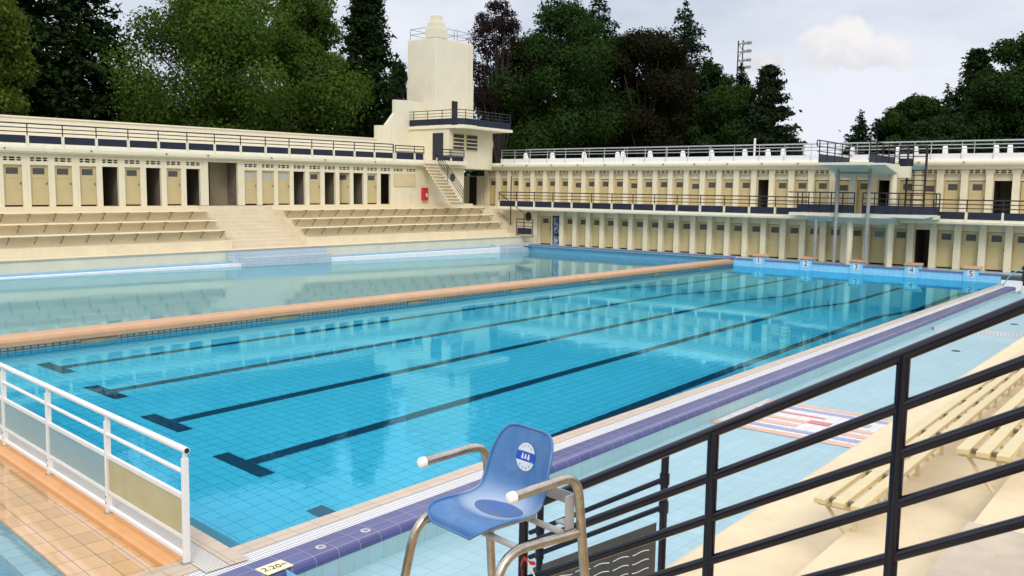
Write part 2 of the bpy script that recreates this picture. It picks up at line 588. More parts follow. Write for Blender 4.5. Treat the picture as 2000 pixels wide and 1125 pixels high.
def depth_at(x, y):
    d = 2.15 + 0.105 * x
    t = min(max((y - 26.0) / 5.0, 0), 1)
    return -(d + t * 1.9)


ys = [-1, 3, 7, 11, 15, 19, 23, 26, 28.5, 31, 34, 37, 39.95]
xs = [0, -2.1, -4.25, -6.4, -8.5, -10.6, -12.75]
g = MB()
for i in range(len(ys) - 1):
    for j in range(len(xs) - 1):
        p = [(xs[j], ys[i]), (xs[j], ys[i + 1]), (xs[j + 1], ys[i + 1]), (xs[j + 1], ys[i])]
        g.quad(*[(x, y, depth_at(x, y)) for x, y in p])
structure('pool_floor', g, pool_floor_t)
g = MB()
lanes = [-1.2, -3.75, -6.3, -8.8, -11.3]
for k, X in enumerate(lanes):
    ye = 2.72 - 0.10 * X
    yy = [ye] + [y for y in ys if y > ye + 0.2 and y < 38] + [38.2]
    for a, b in zip(yy[:-1], yy[1:]):
        g.quad(*[(x, y, depth_at(x, y) + 0.006) for x, y in ((X + .13, a), (X + .13, b), (X - .13, b), (X - .13, a))])
    g.quad(*[(x, y, depth_at(x, y) + 0.006) for x, y in ((X + .60, ye - .29), (X + .60, ye - .002), (X - .60, ye - .002), (X - .60, ye - .29))])
structure('lane_markings', g, lane_t)
g = MB()
g.quad((0, -1, -4.4), (0, 39.95, -4.4), (0, 39.95, -0.004), (0, -1, -0.004))
g.quad((-12.75, 39.95, -4.4), (-12.75, -1, -4.4), (-12.75, -1, 0.0), (-12.75, 39.95, 0.0))
structure('pool_side_wall', g, wall_y_t)
g = MB()
g.box(-12.75, 0.0, 39.95, 40.12, -4.4, 0.36)
g.box(-29.2, -12.75, 40.45, 40.62, -1.4, 0.40)
structure('pool_end_wall', g, wall_x_t)
g = MB()
g.quad((1.5, 0, -3.0), (1.5, 0, -0.004), (-13, 1.45, -0.004), (-13, 1.45, -3.0))
structure('pool_near_wall', g, wall_x_t, T(-0.05, 0.14, 0))
structure('main_pool_water', MB().quad((-12.75, 1.50, 0), (0, 0.09, 0), (0, 39.95, 0), (-12.75, 39.95, 0)), main_water_m)
structure('shallow_pool_water', MB().quad((-30.5, 3.5, 0), (-13.4, 1.57, 0), (-13.4, 40.45, 0), (-27.0, 40.45, 0)), kids_water_m)
structure('shallow_pool_floor', MB().quad((-31, 0, -0.5), (-13.4, 0, -0.75), (-13.4, 40.45, -1.0), (-26.5, 40.45, -0.8)), kids_floor_t)

# terracotta wall between the two pools
t = thing('pool_divider', 'long low wall with a terracotta coping running between the two pools', 'pool divider', T(-13.075, 20, 0))
MB().box(-0.27, 0.27, -20, 20.0, -1.9, 0.10).build('wall', orange_face_t, t)
poly = [(-.34, .10), (.34, .10), (.345, .22), (.30, .295), (.22, .315), (-.22, .315), (-.30, .295), (-.345, .22)]
MB().prism(poly, 1, -20.02, 20.3).build('coping', orange_d, t, None, 0.02)
out_m = MB().box(0.272, 0.30, -0.45, 0.45, -0.03, 0.09)
oo = None
for yy in (-14.6, -9.3, -4.0, 1.3, 6.6, 11.9, 16.5):
    if oo is None:
        oo = out_m.build('overflow_box', srf('overflow_stone', (0.30, 0.27, 0.17), 0.6, 0.15, 5.0), t, T(0, yy, 0))
    else:
        c = oo.copy()
        col.objects.link(c)
        c.parent = t
        c.matrix_local = T(0, yy, 0)

# right side coping, grating, purple kerb and foot-bath
structure('pool_edge_tiles', MB().quad((0, -8, 0), (.222, -8, 0), (.222, 39.95, 0), (0, 39.95, 0)), beige_t)
g = MB()
g.quad((.222, -8, -0.004), (.47, -8, -0.004), (.47, 38.6, -0.004), (.222, 38.6, -0.004))
structure('gutter_grating', g, grate_t)
g = MB()
prof = [(.47, -.02), (.47, .004), (.73, .008), (.79, .002), (.825, -.018), (.842, -.05), (.846, -.095), (.47, -.095)]
g.prism(prof, 1, -8, 38.6, 0)
structure('purple_kerb', g, purple_t2)
structure('foot_bath_wall', MB().box(.55, .838, -8, 38.6, -.62, -.096), trenchw_t)
g = MB()
g.quad((.83, -8, -.30), (4.2, -8, -.30), (4.2, 24.4, -.30), (.83, 24.4, -.30))
g.quad((1.75, 24.4, -.16), (4.2, 24.4, -.16), (4.2, 42, -.16), (1.75, 42, -.16))
g.quad((.83, 24.4, -.22), (1.75, 24.4, -.22), (1.75, 42, -.22), (.83, 42, -.22))
structure('foot_bath_floor', g, trench_t)
g = MB()
g.quad((1.75, 24.395, -.30), (4.2, 24.395, -.30), (4.2, 24.395, -.16), (1.75, 24.395, -.16))
g.quad((.93, 24.395, -.30), (1.75, 24.395, -.30), (1.75, 24.395, -.22), (.93, 24.395, -.22))
structure('foot_bath_step', g, pinkstep_t)
# mosaic of coloured bars in the foot-bath floor
mos = {'w': tiles('mosaic_white', (.74, .68, .64), (0.34, 0.36, 0.35), (0.21, 0.10), (0, 1), 0.010, tvar=0.14, nvar=0.10), 'o': tiles('mosaic_orange', (.72, .40, .26), (0.34, 0.36, 0.35), (0.21, 0.10), (0, 1), 0.010, tvar=0.14, nvar=0.10),
       'r': tiles('mosaic_red', (.60, .14, .11), (0.34, 0.36, 0.35), (0.21, 0.10), (0, 1), 0.010, tvar=0.14, nvar=0.10), 'b': tiles('mosaic_blue', (.27, .30, .50), (0.34, 0.36, 0.35), (0.21, 0.10), (0, 1), 0.010, tvar=0.14, nvar=0.10), 'g': tiles('mosaic_green', (.25, .47, .45), (0.34, 0.36, 0.35), (0.21, 0.10), (0, 1), 0.010, tvar=0.14, nvar=0.10)}
MK = list(mos)
g = MB()
rows = [('o', 1), ('w', .6), ('b', .9), ('w', .7), ('o', 1), ('w', .7), ('o', 1.0), ('w', 1.4), ('r', .55), ('w', 1.3), ('b', .9), ('w', .5), ('o', 1)]
tot = sum(h for _, h in rows)
y = 9.25
for k, (c_, h) in enumerate(rows):
    y2 = y + h / tot * 2.45
    x0, x1 = 0.86, 4.0
    g.quad((x0, y, -.296), (x1, y, -.296), (x1, y2, -.296), (x0, y2, -.296), MK.index('w'))
    spans = {0: [(0.86, 4.0)], 2: [(1.1, 4.0)], 4: [(1.0, 2.1), (2.65, 4.0)], 6: [(1.4, 2.15), (2.75, 4.0)], 8: [(1.0, 2.3)], 10: [(1.0, 4.0)], 12: [(0.95, 4.0)]}.get(k, [])
    for a, b in spans:
        g.quad((a, y, -.292), (b, y, -.292), (b, y2, -.292), (a, y2, -.292), MK.index(c_))
    if k == 7:
        g.quad((2.15, y - .15, -.288), (2.52, y - .15, -.288), (2.52, y + .09, -.288), (2.15, y + .09, -.288), MK.index('r'))
        g.quad((2.8, y + .24, -.288), (3.1, y + .24, -.288), (3.1, y2 + .14, -.288), (2.8, y2 + .14, -.288), MK.index('g'))
    y = y2
structure('mosaic_floor', g, [mos[k] for k in MK])
# drains in the foot-bath and in the lane pool
for x, y in ((2.35, 20.6), (2.75, 26.5)):
    dz = -.295 if y < 24 else -.155
    poly = [(.11 * math.cos(a * .5236), .11 * math.sin(a * .5236)) for a in range(12)]
    structure('floor_drain', MB().prism(poly, 2, 0, .006), blackm, T(x, y, dz))
# depth plate and ring marks let into the purple kerb
t = thing('depth_plate', 'beige 2.20 m depth tile set in the purple kerb', 'depth marker', T(.735, .14, .008))
MB().box(-.10, .10, -.15, .15, -.004, .003).build('tile', srf('plate_beige', (.80, .66, .44), .5, .05, 4.0), t)
obj('lettering', text_mesh('2.20', .115, .001), t, T(.0, -.03, .0045) @ Matrix.Rotation(R(82), 4, 'Z')).data.materials.append(ink)
obj('lettering', text_mesh('m', .07, .001), t, T(.005, .105, .0045) @ Matrix.Rotation(R(82), 4, 'Z')).data.materials.append(ink)
for k, (x, y) in enumerate(((.68, .75), (.69, 1.35))):
    mb = MB()
    poly = [(.055 * math.cos(a * .3927), .055 * math.sin(a * .3927)) for a in range(16)]
    mb.prism(poly, 2, 0, .004)
    poly = [(.030 * math.cos(a * .3927), .030 * math.sin(a * .3927)) for a in range(16)]
    mb.prism(poly, 2, .004, .006, 1)
    o = mb.build('kerb_disc', [srf('disc_ring%d' % k, (.55, .50, .44), .5, .1, 9.0), srf('disc_core%d' % k, (.22, .22, .36), .5, .1, 9.0)], None, T(x, y, .007))
    tag(o, ['pale ring mark on the purple kerb nearest the depth tile', 'pale ring mark on the purple kerb just left of the blue chair'][k], 'ring mark', 'ring marks on the purple kerb')

# near end of the pool: grating, orange paddling ledge, small pool
MIR[0] = True
structure('near_edge_tiles', MB().quad((-.47, -.35, .010), (-.27, -.35, .010), (-.27, 14, .010), (-.47, 14, .010)), beige_t, EF)
structure('near_gutter_grating', MB().quad((-.27, -.35, .006), (-.02, -.35, .006), (-.02, 14, .006), (-.27, 14, .006)), near_grate_t, EF)
structure('near_corner_tiles', MB().quad((-.02, -.22, -.001), (4, -.62, -.001), (4, -.12, -.001), (-.02, .10, -.001)), beige_t, EF)
g = MB()
g.prism([(-.02, -.12), (-.02, .008), (.045, .006), (.12, -.012), (.15, -.035), (.155, -.12)], 1, .10, 14)
structure('orange_curb', g, orangec, EF)
g = MB()
g.box(.155, .86, .02, 14, -.14, -.085)
structure('orange_ledge', g, orange_t, EF)
g = MB()
g.box(.80, .86, -.2, 14, -.75, -.141)
structure('wading_pool_wall', g, wadew_t, EF)
g = MB()
g.box(.86, 1.10, .2, 14, -.75, -.26)
structure('wading_pool_step', g, wadew_t, EF)
structure('wading_pool_floor', MB().quad((.80, -.3, -.55), (7, -.3, -.55), (7, 14, -.55), (.80, 14, -.55)), bluewade_t, EF)
structure('wading_pool_water', MB().quad((.861, .0, -.11), (7, -.25, -.11), (7, 14, -.11), (.861, 14, -.11)), wade_water_m, EF)

MIR[0] = False

# back deck, kerb and gutter along the far end
structure('back_deck', MB().quad((-29, 40.1, .355), (9, 40.1, .355), (9, 42.9, .355), (-29, 42.9, .355)), deck_t)
g = MB()
g.box(-12.9, 0.95, 39.90, 40.06, .362, .42)
g.box(-26.8, -12.9, 40.40, 40.55, .402, .45)
structure('far_kerb', g, purple_t)
g = MB()
g.box(-12.9, 0.95, 40.062, 40.50, .358, .385)
g.box(-26.8, -12.9, 40.552, 40.95, .358, .41)
structure('far_gutter', g, gutterw)
structure('far_corner_deck', MB().box(1.78, 8, 38.65, 40.09, -.6, .30), palecon)

# ------------------------------------------------------------------ cabin doors
DW, DH = 0.74, 1.80


def door_mesh(wx0, wx1, wz0, wz1):
    b = MB()
    h, w = DH, DW / 2
    b.box(-.035, 0, -w, w, .03, wz0)
    b.box(-.035, 0, -w, wx0, wz0, wz1)
    b.box(-.035, 0, wx1, w, wz0, wz1)
    b.box(-.035, 0, -w, w, wz1, h)
    b.box(0.0005, .014, -w, -w + .085, .03, h)
    b.box(0.0005, .014, w - .085, w, .03, h)
    b.box(0.0005, .014, -w + .085, w - .085, h - .08, h)
    b.box(0.0005, .014, -w + .085, w - .085, wz0 - .17, wz0 - .045)
    b.box(0.0005, .014, -w + .085, w - .085, .03, .17)
    return b


def pane_mesh(wx0, wx1, wz0, wz1):
    return MB().box(-.028, -.012, wx0 + .001, wx1 - .001, wz0 + .001, wz1 - .001)


WL = (-.25, .25, 1.38, 1.66)
WB = (-.22, .22, 1.36, 1.67)
DOORS = {}


def add_door(parent, key, win, n, u, w, pane_m, rot=0.0, sc=1.0):
    if key not in DOORS:
        d = door_mesh(*win).build('door', doory, parent)
        p = pane_mesh(*win).build('pane', pane_m, d)
        h_ = MB().box(.0145, .04, DW / 2 - .06, DW / 2 - .03, .93, 1.02).build('handle', blackm, d)
        DOORS[key] = (d.data, p.data, h_.data)
    else:
        d = obj('door', DOORS[key][0], parent)
        p = obj('pane', DOORS[key][1], d)
        obj('handle', DOORS[key][2], d)
    d.matrix_local = T(n, u, w) @ Matrix.Rotation(rot, 4, 'Z') @ Matrix.Diagonal((1, 1, sc, 1))
    return d


def wall_openings(b, n0, n1, u0, u1, w0, w1, ops, m=0):
    """vertical wall slab from u0 to u1 with openings (a, b, bottom, top), butted piece to piece"""
    u = u0
    for a, c, wb, wt in sorted(ops):
        if a > u:
            b.box(n0, n1, u, a, w0, w1, m)
        if wb > w0:
            b.box(n0, n1, a, c, w0, wb, m)
        if wt < w1:
            b.box(n0, n1, a, c, wt, w1, m)
        u = c
    if u < u1:
        b.box(n0, n1, u, u1, w0, w1, m)


def vent_bars(b, n0, n1, c, w0, w1, hw=.36, m=0):
    for du in (-.155, .155):
        b.box(n0, n1, c + du - .035, c + du + .035, w0, w1, m)
    zc = (w0 + w1) / 2
    for a, d in ((-hw, -.19), (-.12, .12), (.19, hw)):
        b.box(n0, n1, c + a, c + d, zc - .014, zc + .014, m)


# ------------------------------------------------------------------ left cabins with terrace
t = thing('cabin_building', 'long single storey cream cabin building on the left with a roof terrace', 'cabin building', LF)
lc = [-2.85, -1.8, -.75, .355, 1.45, 2.48, 3.57, 4.6, 5.66, 6.7, 7.74, 8.77]
rc = [12.05, 13.1, 14.1, 15.1, 16.14, 17.18, 18.22, 19.23, 20.26, 21.29]
kinds = dict(zip(lc + rc, 'DDDDDDDODODO' + 'DDDODOAODO'))
b = MB()
ops = [(c - .38, c + .38, 0.0, 1.83) for c in lc + rc] + [(9.58, 11.28, 0.0, 1.98)]
wall_openings(b, -.16, 0, -4, 28.0, 0, 1.98, ops)
vops = [(c - .36, c + .36, 1.995, 2.165) for c in lc + rc + [22.3, 23.35]] + [(9.58, 11.28, 1.98, 2.2)]
wall_openings(b, -.16, 0, -4, 28.0, 1.98, 2.33, vops)
for c in lc + rc + [22.3, 23.35]:
    vent_bars(b, -.12, -.02, c, 1.995, 2.165)
b.build('wall', cream, t)
b = MB()
b.box(-2.9, -.165, -4, 28, -.15, -.002)          # floor
b.box(-3.1, -2.9, -4, 28, -.002, 2.33)
allc = sorted(lc + rc)
for a, c in zip(allc[:-1], allc[1:]):
    if c - a < 1.3:
        b.box(-2.9, -.165, (a + c) / 2 - .03, (a + c) / 2 + .03, -.002, 2.33)
for u in (9.52, 11.40):
    b.box(-2.9, -.165, u - .03, u + .03, -.002, 2.33)
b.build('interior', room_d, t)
MB().box(-2.899, -1.2, 10.35, 11.369, -.001, 2.33).build('passage_wall', room_m, t)
b = MB()
prof = [(-3.4, 2.331), (.10, 2.331), (.22, 2.36), (.30, 2.42), (.32, 2.55), (.30, 2.66), (.25, 2.73), (-3.4, 2.73)]
b.prism(prof, 1, -4, 28)
b.box(.252, .60, 25.0, 27.6, 2.50, 2.729)
b.build('terrace_slab', creamtrim, t)
b = MB()
b.box(-3.4, -3.05, -6, 23.2, 2.732, 4.06)
b.build('terrace_wall', cream_w, t)
MB().box(-3.46, -2.99, -6, 23.2, 4.06, 4.13).build('wall_coping', creamtrim, t)
for c, k in kinds.items():
    if k == 'D':
        add_door(t, 'L' if c < 11 or c > 15 else 'Lp', WL, -.10, c, 0.04, pane_g if c < 11 or c > 15 else pane_l)
    elif k == 'A':
        d = add_door(t, 'L', WL, -.42, c + .12, 0.04, pane_g, R(-42))
MB().box(-.10, -.05, 9.6, 9.62, 0, 2.15).build('jamb', creamtrim, t)
# drain spouts under the terrace edge
for u in (-.05, 3.6, 7.2, 9.4, 13.1, 16.6, 20.2):
    MB().tube([(.31, u, 2.52), (.42, u, 2.505)], .028, 8).build('spout', blackm, t)
# round window beside the stairs
poly = [(26.95 + .23 * math.cos(a * .2618), 1.70 + .26 * math.sin(a * .2618)) for a in range(24)]
MB().prism(poly, 0, -.02, .02).build('round_window', srf('green_glass', (.05, .06, .05), .25, .1, 3.0), t)

# notice board and fire box on the blank wall
o = MB().box(.004, .045, 21.94, 23.70, 1.08, 1.87)
for u in (22.5, 23.12):
    o.box(.0455, .05, u - .012, u + .012, 1.08, 1.87)
tag(o.build('notice_board', ochre, None, LF), 'blank ochre three panel board on the wall left of the red box', 'notice board')
fb = thing('fire_hose_box', 'red box with a small white notice on the wall by the stairs', 'fire box', LF @ T(0, 24.4, .62))
MB().box(.004, .22, -.21, .21, -.40, .40).build('cabinet', red, fb, None, .015)
MB().box(.222, .23, .0, .13, -.17, .05).build('notice', plate_w, fb)


# ------------------------------------------------------------------ railings
def railing(name, label, mat4, u0, u1, posts, rails, panel, base=None, n=0.0, group=None, pm=navy, rm=blackm, rr=.023, pr=.026, ends=()):
    t = thing(name, label, 'railing', mat4, group)
    for k, w in enumerate(rails):
        MB().tube([(n, u0, w), (n, u1, w)], rr * (1.35 if k == 0 else 1), 8).build('handrail' if k == 0 else 'rail', rm, t)
    low = base[0] if base else panel[0] - .1
    pmesh = None
    for p in posts:
        if pmesh is None:
            po = MB().tube([(n, 0, low + (.3 if base else 0)), (n, 0, rails[0])], pr, 8).build('post', rm, t)
            pmesh = po.data
            if base:
                bo = MB().box(n - .02, n + .06, -.045, .045, base[0], base[1]).build('post_base', creamtrim, po)
                bmesh_ = bo.data
        else:
            po = obj('post', pmesh, t)
            if base:
                obj('post_base', bmesh_, po)
        po.matrix_local = T(0, p, 0)
    if panel:
        for a, c in zip(posts[:-1], posts[1:]):
            if c - a < .3:
                continue
            b = MB().box(n - .008, n + .008, a + .07, c - .07, panel[0], panel[1])
            b.box(n - .015, n + .015, a + .07, c - .07, panel[1], panel[1] + .02)
            b.box(n - .015, n + .015, a + .07, c - .07, panel[0] - .02, panel[0])
            b.build('panel', pm, t)
    return t


lp = [.92 + 1.485 * k for k in range(-3, 15)]
railing('terrace_railing', 'long black railing with dark lower panels on the left roof terrace', LF, lp[0], 21.68, lp + [21.68], [3.60, 3.42, 3.24], (2.78, 3.07), (2.64, 3.10), .25)
railing('terrace_railing', 'short dark railing on the left roof terrace beside the stair head', LF, 21.85, 24.2, [21.85, 23.4, 24.2], [3.55, 3.38, 3.2], (2.76, 3.14), (2.64, 3.1), .25)
railing('terrace_railing', 'black railing on the terrace right of the stair head under the control room', LF, 25.05, 27.5, [25.05, 26.3, 27.5], [3.45, 3.27, 3.08], (2.78, 3.02), (2.64, 2.9), .5)

# stair flight from the upper walkway to the terrace
sx0, sx1, sy0, sy1, sz0, sz1 = -31.75, -29.45, 35.95, 37.0, 2.88, 5.42
t = thing('outdoor_stair', 'narrow cream stair flight climbing from the bleacher top to the roof terrace', 'stair', T(sx1, sy0, sz0))
ns = 13
b = MB()
for k in range(ns):
    xa = -(k + 1) * (sx1 - sx0) / ns
    xb = -k * (sx1 - sx0) / ns
    z = (k + 1) * (sz1 - sz0) / ns
    b.box(xa, xb + .05, -.03, 1.05, z - .06, z)
    b.box(xb - .12, xb - .05, 0.0, 1.05, z - .06 - (sz1 - sz0) / ns, z - .0605)
b.build('steps', peach, t)
sl = (sz1 - sz0) / (sx1 - sx0)
b = MB()
b.prism([(0.02, -.02), (-2.3, 2.52), (-2.3, 2.26), (-.25, -.02)], 1, 1.052, 1.15)
b.build('stringer', cream, t)
for k, h in enumerate((.98, .78, .58, .38)):
    MB().tube([(.05, 1.1, h), (-2.3, 1.1, h + 2.54)], .022, 8).build('handrail' if k == 0 else 'rail', blackm, t)
for f_ in (0.0, .55, 1.0):
    MB().tube([(.05 - 2.35 * f_, 1.1, 2.54 * f_), (.05 - 2.35 * f_, 1.1, 2.54 * f_ + 1.0)], .022, 8).build('post', blackm, t)

# ------------------------------------------------------------------ left bleachers
t = thing('bleacher', 'cream stepped concrete bleacher rising from the shallow pool to the left cabins', 'bleacher', LF)
prof = [(-.002, -3.2), (-.002, 0), (.55, 0), (.55, -.22), (1.45, -.22), (1.45, -.665), (2.25, -.665), (2.25, -1.11), (3.05, -1.11), (3.05, -1.585), (3.62, -1.585),
        (3.62, -1.61), (4.02, -2.0), (4.12, -2.02), (4.12, -3.2)]
for a, c in ((-4, 8.68), (12.95, 28.3)):
    MB().prism([(.0, -3.2), (.0, -.0), (.55, 0), (.55, -.22), (1.45, -.22), (1.45, -.665), (2.25, -.665), (2.25, -1.11), (3.05, -1.11), (3.05, -1.585), (3.62, -1.60), (3.66, -2.02), (3.05, -3.2)], 1, a, c).build('tier', peach, t)
b = MB()
nst = 12
for k in range(nst):
    n0 = .0 + k * 3.66 / nst
    z = -(k + 1) * 2.0 / nst + .15
    b.box(n0 if k else 0.0, 3.66, 8.682, 12.948, -3.2, z) if False else None
pr = [(0, -3.2), (0, -.02)]
zc = -.02
for k in range(11):
    x = .25 + k * .31
    pr += [(x, zc), (x, zc - .18)]
    zc -= .18
pr += [(3.66, zc), (3.66, -3.2)]
b = MB()
b.prism(pr, 1, 8.681, 12.949)
b.build('stairway', srf('stair_concrete', (.66, .56, .40), .8, .05, 1.5, .2, 60), t)
MB().prism([(3.66, -3.2), (3.66, -2.022), (4.16, -2.022), (4.16, -2.07), (4.12, -2.1), (4.12, -3.2)], 1, -4, 32.6).build('front_wall', greyed, t)
MB().box(3.67, 4.20, -4, 32.6, -2.021, -1.985).build('wall_coping', peach, t)
b = MB()
b.box(4.121, 4.62, -4, 30.5, -3.2, -2.53)
b.build('blue_plinth', bluetrim, t)
MB().box(4.621, 4.95, -4, 29.0, -3.3, -2.59).build('gutter', gutterw, t)
b = MB()
b.box(4.13, 4.80, 8.05, 13.35, -2.9, -2.09)
b.box(4.80, 5.15, 8.35, 13.35, -3.2, -2.35)
b.build('blue_steps', bluestep_t, t)
b = MB()
b.box(4.13, 5.0, 26.2, 29.3, -3.0, -2.42)
b.box(5.0, 5.3, 26.6, 29.3, -3.2, -2.62)
b.build('blue_steps', bluestep_t, t)


def bench_row(name, label, mat4, u0, u1, n, w, spacing, group, off=0.0, slat_m=slat_c, st_m=strut, reach=.44, sl=(.11, .03), gap=.125, drop=.40):
    t = thing(name, label, 'bench', mat4 @ T(n, 0, w), group)
    for k in range(3):
        b = MB().box(.0 + k * gap, .0 + k * gap + sl[0], u0, u1, -sl[1], 0)
        b.build('slat', slat_m, t, None, .006)
    u = u0 + .1 + off
    me = None
    while u < u1:
        if me is None:
            b = MB()
            b.box(-.01, 2 * gap + sl[0] - .02, -.018, .018, -sl[1] - .035, -sl[1] - .001)
            b.tube([(2 * gap + sl[0] - .06, 0, -sl[1] - .03), (-.09, 0, -drop)], .016, 6)
            o = b.build('bracket', st_m, t)
            me = o.data
        else:
            o = obj('bracket', me, t)
        o.matrix_local = T(0, u, 0)
        u += spacing
    return t


for k, (n, w) in enumerate(((1.50, -.22), (2.30, -.66), (3.10, -1.10))):
    nm = ('top', 'middle', 'lowest')[k]
    bench_row('bench', '%s slatted bench of the bleacher left of the central steps' % nm, LF, -4 + .35 * k, 8.62, n, w, 1.055, 'benches on the left bleacher', .0)
    bench_row('bench', '%s slatted bench of the bleacher right of the central steps' % nm, LF, 12.98, 28.1, n, w, 1.06, 'benches on the right-hand bleacher', .15)

# ------------------------------------------------------------------ back cabins, two storeys
t = thing('cabin_building', 'two storey cream cabin building across the far end of the pools', 'cabin building', BF)
lowL = [-25.72, -24.70, -23.70, -22.68, -21.66, -20.64, -19.6, -18.58, -17.54, -16.49, -15.44, -14.38, -13.31, -12.25, -11.15, -10.08, -8.98, -7.88, -6.77, -5.67, -4.65, -3.60, -2.51, -1.42, -.32, .78, 1.9, 3.0, 4.1, 5.2]
PW = .30
b = MB()
FN = 1.40                                        # lower storey front face (towards the pool)
for u in lowL:
    b.box(FN - .28, FN, u, u + PW, .36, 2.535)
ops = []
for a, c in zip(lowL[:-1], lowL[1:]):
    ops.append((a + PW + .01, c - .01, .36, 2.20))
wall_openings(b, FN - .40, FN - .281, -25.72, 5.2, .36, 2.535, ops)
wall_openings(b, FN - .40, FN - .281, -27.5, -25.72, .36, 2.535, [(-27.42, -26.58, .36, 2.2), (-26.5, -25.74, .36, 2.25)])
b.build('lower_wall', cream, t)
b = MB()
b.box(-1.3, -1.2, -27.5, 5.5, .34, 2.53)
b.box(-1.2, FN - .405, -27.5, 5.5, .34, .358)
for u in lowL[::1]:
    b.box(-1.2, FN - .41, u + .12, u + .18, .36, 2.53)
b.box(-1.2, FN - .41, -26.56, -26.52, .36, 2.53)
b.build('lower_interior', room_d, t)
b = MB()
b.box(-2.6, FN, -31.8, -27.5, .34, 2.535)
b.build('end_wall', cream, t)
b = MB()
b.prism([(-2.7, 2.536), (2.30, 2.536), (2.40, 2.57), (2.42, 2.66), (2.40, 2.735), (2.36, 2.75), (-2.7, 2.75)], 1, -30.0, 6.5)
b.box(-2.7, 0.5, -34.6, -30.0, 2.536, 2.75)
b.build('walkway_slab', creamtrim, t)
upL = [-33.21, -32.18, -31.16, -30.17, -29.17, -28.14, -27.12, -26.09, -25.06, -24.03, -22.98, -21.93, -20.9, -19.86, -18.81, -17.76, -16.71, -15.66, -14.60, -13.54, -12.49, -11.37, -10.27, -9.11, -8.02, -6.95, -5.88, -4.82, -3.78, -2.67, -1.56, -.42, .72, 1.86, 3.0, 4.1, 5.2]
UPW = .31
b = MB()
for u in upL:
    b.box(-.22, 0, u, u + UPW, 2.752, 4.98)
ops = [(a + UPW + .01, c - .01, 2.752, 4.64) for a, c in zip(upL[:-1], upL[1:])]
wall_openings(b, -.32, -.221, -33.21, 5.2, 2.752, 4.98, ops)
vo = [((a + UPW + c) / 2 - .36, (a + UPW + c) / 2 + .36, 4.995, 5.145) for a, c in zip(upL[:-1], upL[1:])]
wall_openings(b, -.32, 0, -33.21, 5.5, 4.98, 5.20, vo)
for a, c, z0, z1 in vo:
    vent_bars(b, -.28, -.03, (a + c) / 2, z0, z1)
b.build('upper_wall', cream, t)
b = MB()
b.box(-2.7, -2.6, -33.2, 5.5, 2.752, 5.2)
for u in upL:
    b.box(-2.6, -.33, u + .12, u + .18, 2.752, 5.2)
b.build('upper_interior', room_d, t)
b = MB()
b.prism([(-2.8, 5.201), (.12, 5.201), (.18, 5.30), (.30, 5.36), (.42, 5.40), (.45, 5.50), (.42, 5.60), (.34, 5.66), (-2.8, 5.66)], 1, -33.3, 6.5)
b.build('roof_slab', creamtrim, t)
MB().box(.02, .16, -31.6, 6.5, 5.661, 5.95).build('parapet', whiter, t)
MB().box(-2.75, -2.6, -33.2, 6.5, 5.661, 5.98).build('parapet', whiter, t)
for u in [-31.2 + 2.05 * k for k in range(15)]:
    MB().tube([(.44, u, 5.52), (.55, u, 5.50)], .03, 8).build('spout', blackm, t)
openlow = {20}
for i, (a, c) in enumerate(zip(lowL[:-1], lowL[1:])):
    if i in openlow:
        continue
    mid = (a + PW + c) / 2
    add_door(t, 'Bb' if i == 18 else 'B', WB, FN - .29, mid, .40, pane_b if i == 18 else pane_g, 0, .99)
add_door(t, 'B', WB, FN - .29, -27.0, .40, pane_g, 0, .99)
openup = {19, 25, 30}
for i, (a, c) in enumerate(zip(upL[:-1], upL[1:])):
    if i in openup:
        continue
    mid = (a + UPW + c) / 2
    low_ = (i * 7) % 4 == 1
    add_door(t, 'U' if not low_ else 'Ul', WB if not low_ else (-.22, .22, 1.28, 1.58), -.23, mid, 2.80, pane_g, 0, 1.0)
poly = [(-28.2 + .25 * math.cos(a * .2618), 2.14 + .30 * math.sin(a * .2618)) for a in range(24)]
MB().prism(poly, 0, FN + .001, FN + .04).build('round_window', dark, t)
# painted board just inside the open lower cabin
m, nt, bs = new_mat('painted_figure')
tcn = N(nt, 'ShaderNodeTexCoord')
nz = N(nt, 'ShaderNodeTexNoise', i_Scale=4.5, i_Detail=2.0, i_Distortion=1.6)
nt.links.new(tcn.outputs['Object'], nz.inputs['Vector'])
cr = nt.nodes.new('ShaderNodeValToRGB')
e = cr.color_ramp.elements
e[0].position, e[0].color = .42, (.008, .008, .01, 1)
e[1].position, e[1].color = .50, (.03, .10, .35, 1)
e.new(.57).color = (.55, .62, .70, 1)
e.new(.66).color = (.01, .01, .012, 1)
nt.links.new(nz.outputs['Fac'], cr.inputs[0])
nt.links.new(cr.outputs[0], bs.inputs['Base Color'])
o = MB().box(.93, .97, -26.46, -25.78, .37, 2.18).build('painted_board', m, None, BF)
tag(o, 'black board with blue and white paint inside the open doorway at the far corner', 'painted board')

pp = [-29.93 + 1.449 * k for k in range(0, 15)]
railing('walkway_railing', 'long black railing with navy panels along the upper walkway left of the diving platform', BF, pp[0], pp[-1] + .3, pp, [3.70, 3.50, 3.31], (2.80, 3.12), (2.66, 3.14), 2.36)
railing('walkway_railing', 'black railing with navy panels along the upper walkway right of the diving platform', BF, -3.30, 6.4, [-3.3, -1.84, -.32, 1.2, 2.7, 4.2, 5.7], [3.68, 3.48, 3.29], (2.80, 3.10), (2.66, 3.12), 2.36)
wp = [-31.6, -30.45, -29.15, -27.72, -26.27, -24.8, -23.3, -21.84, -20.37, -18.93, -17.47, -16.03, -14.57, -13.08, -11.62, -10.14, -8.6, -7.1, -5.6, -4.1, -2.7, -1.3, .2, 1.7, 3.2, 4.7, 6.2]
railing('roof_railing', 'grey tubular railing standing on the front parapet of the far cabin roof', BF, wp[0], wp[-1], wp, [6.54, 6.36, 6.20], None, None, .09, rm=greym, pr=.02) if False else None
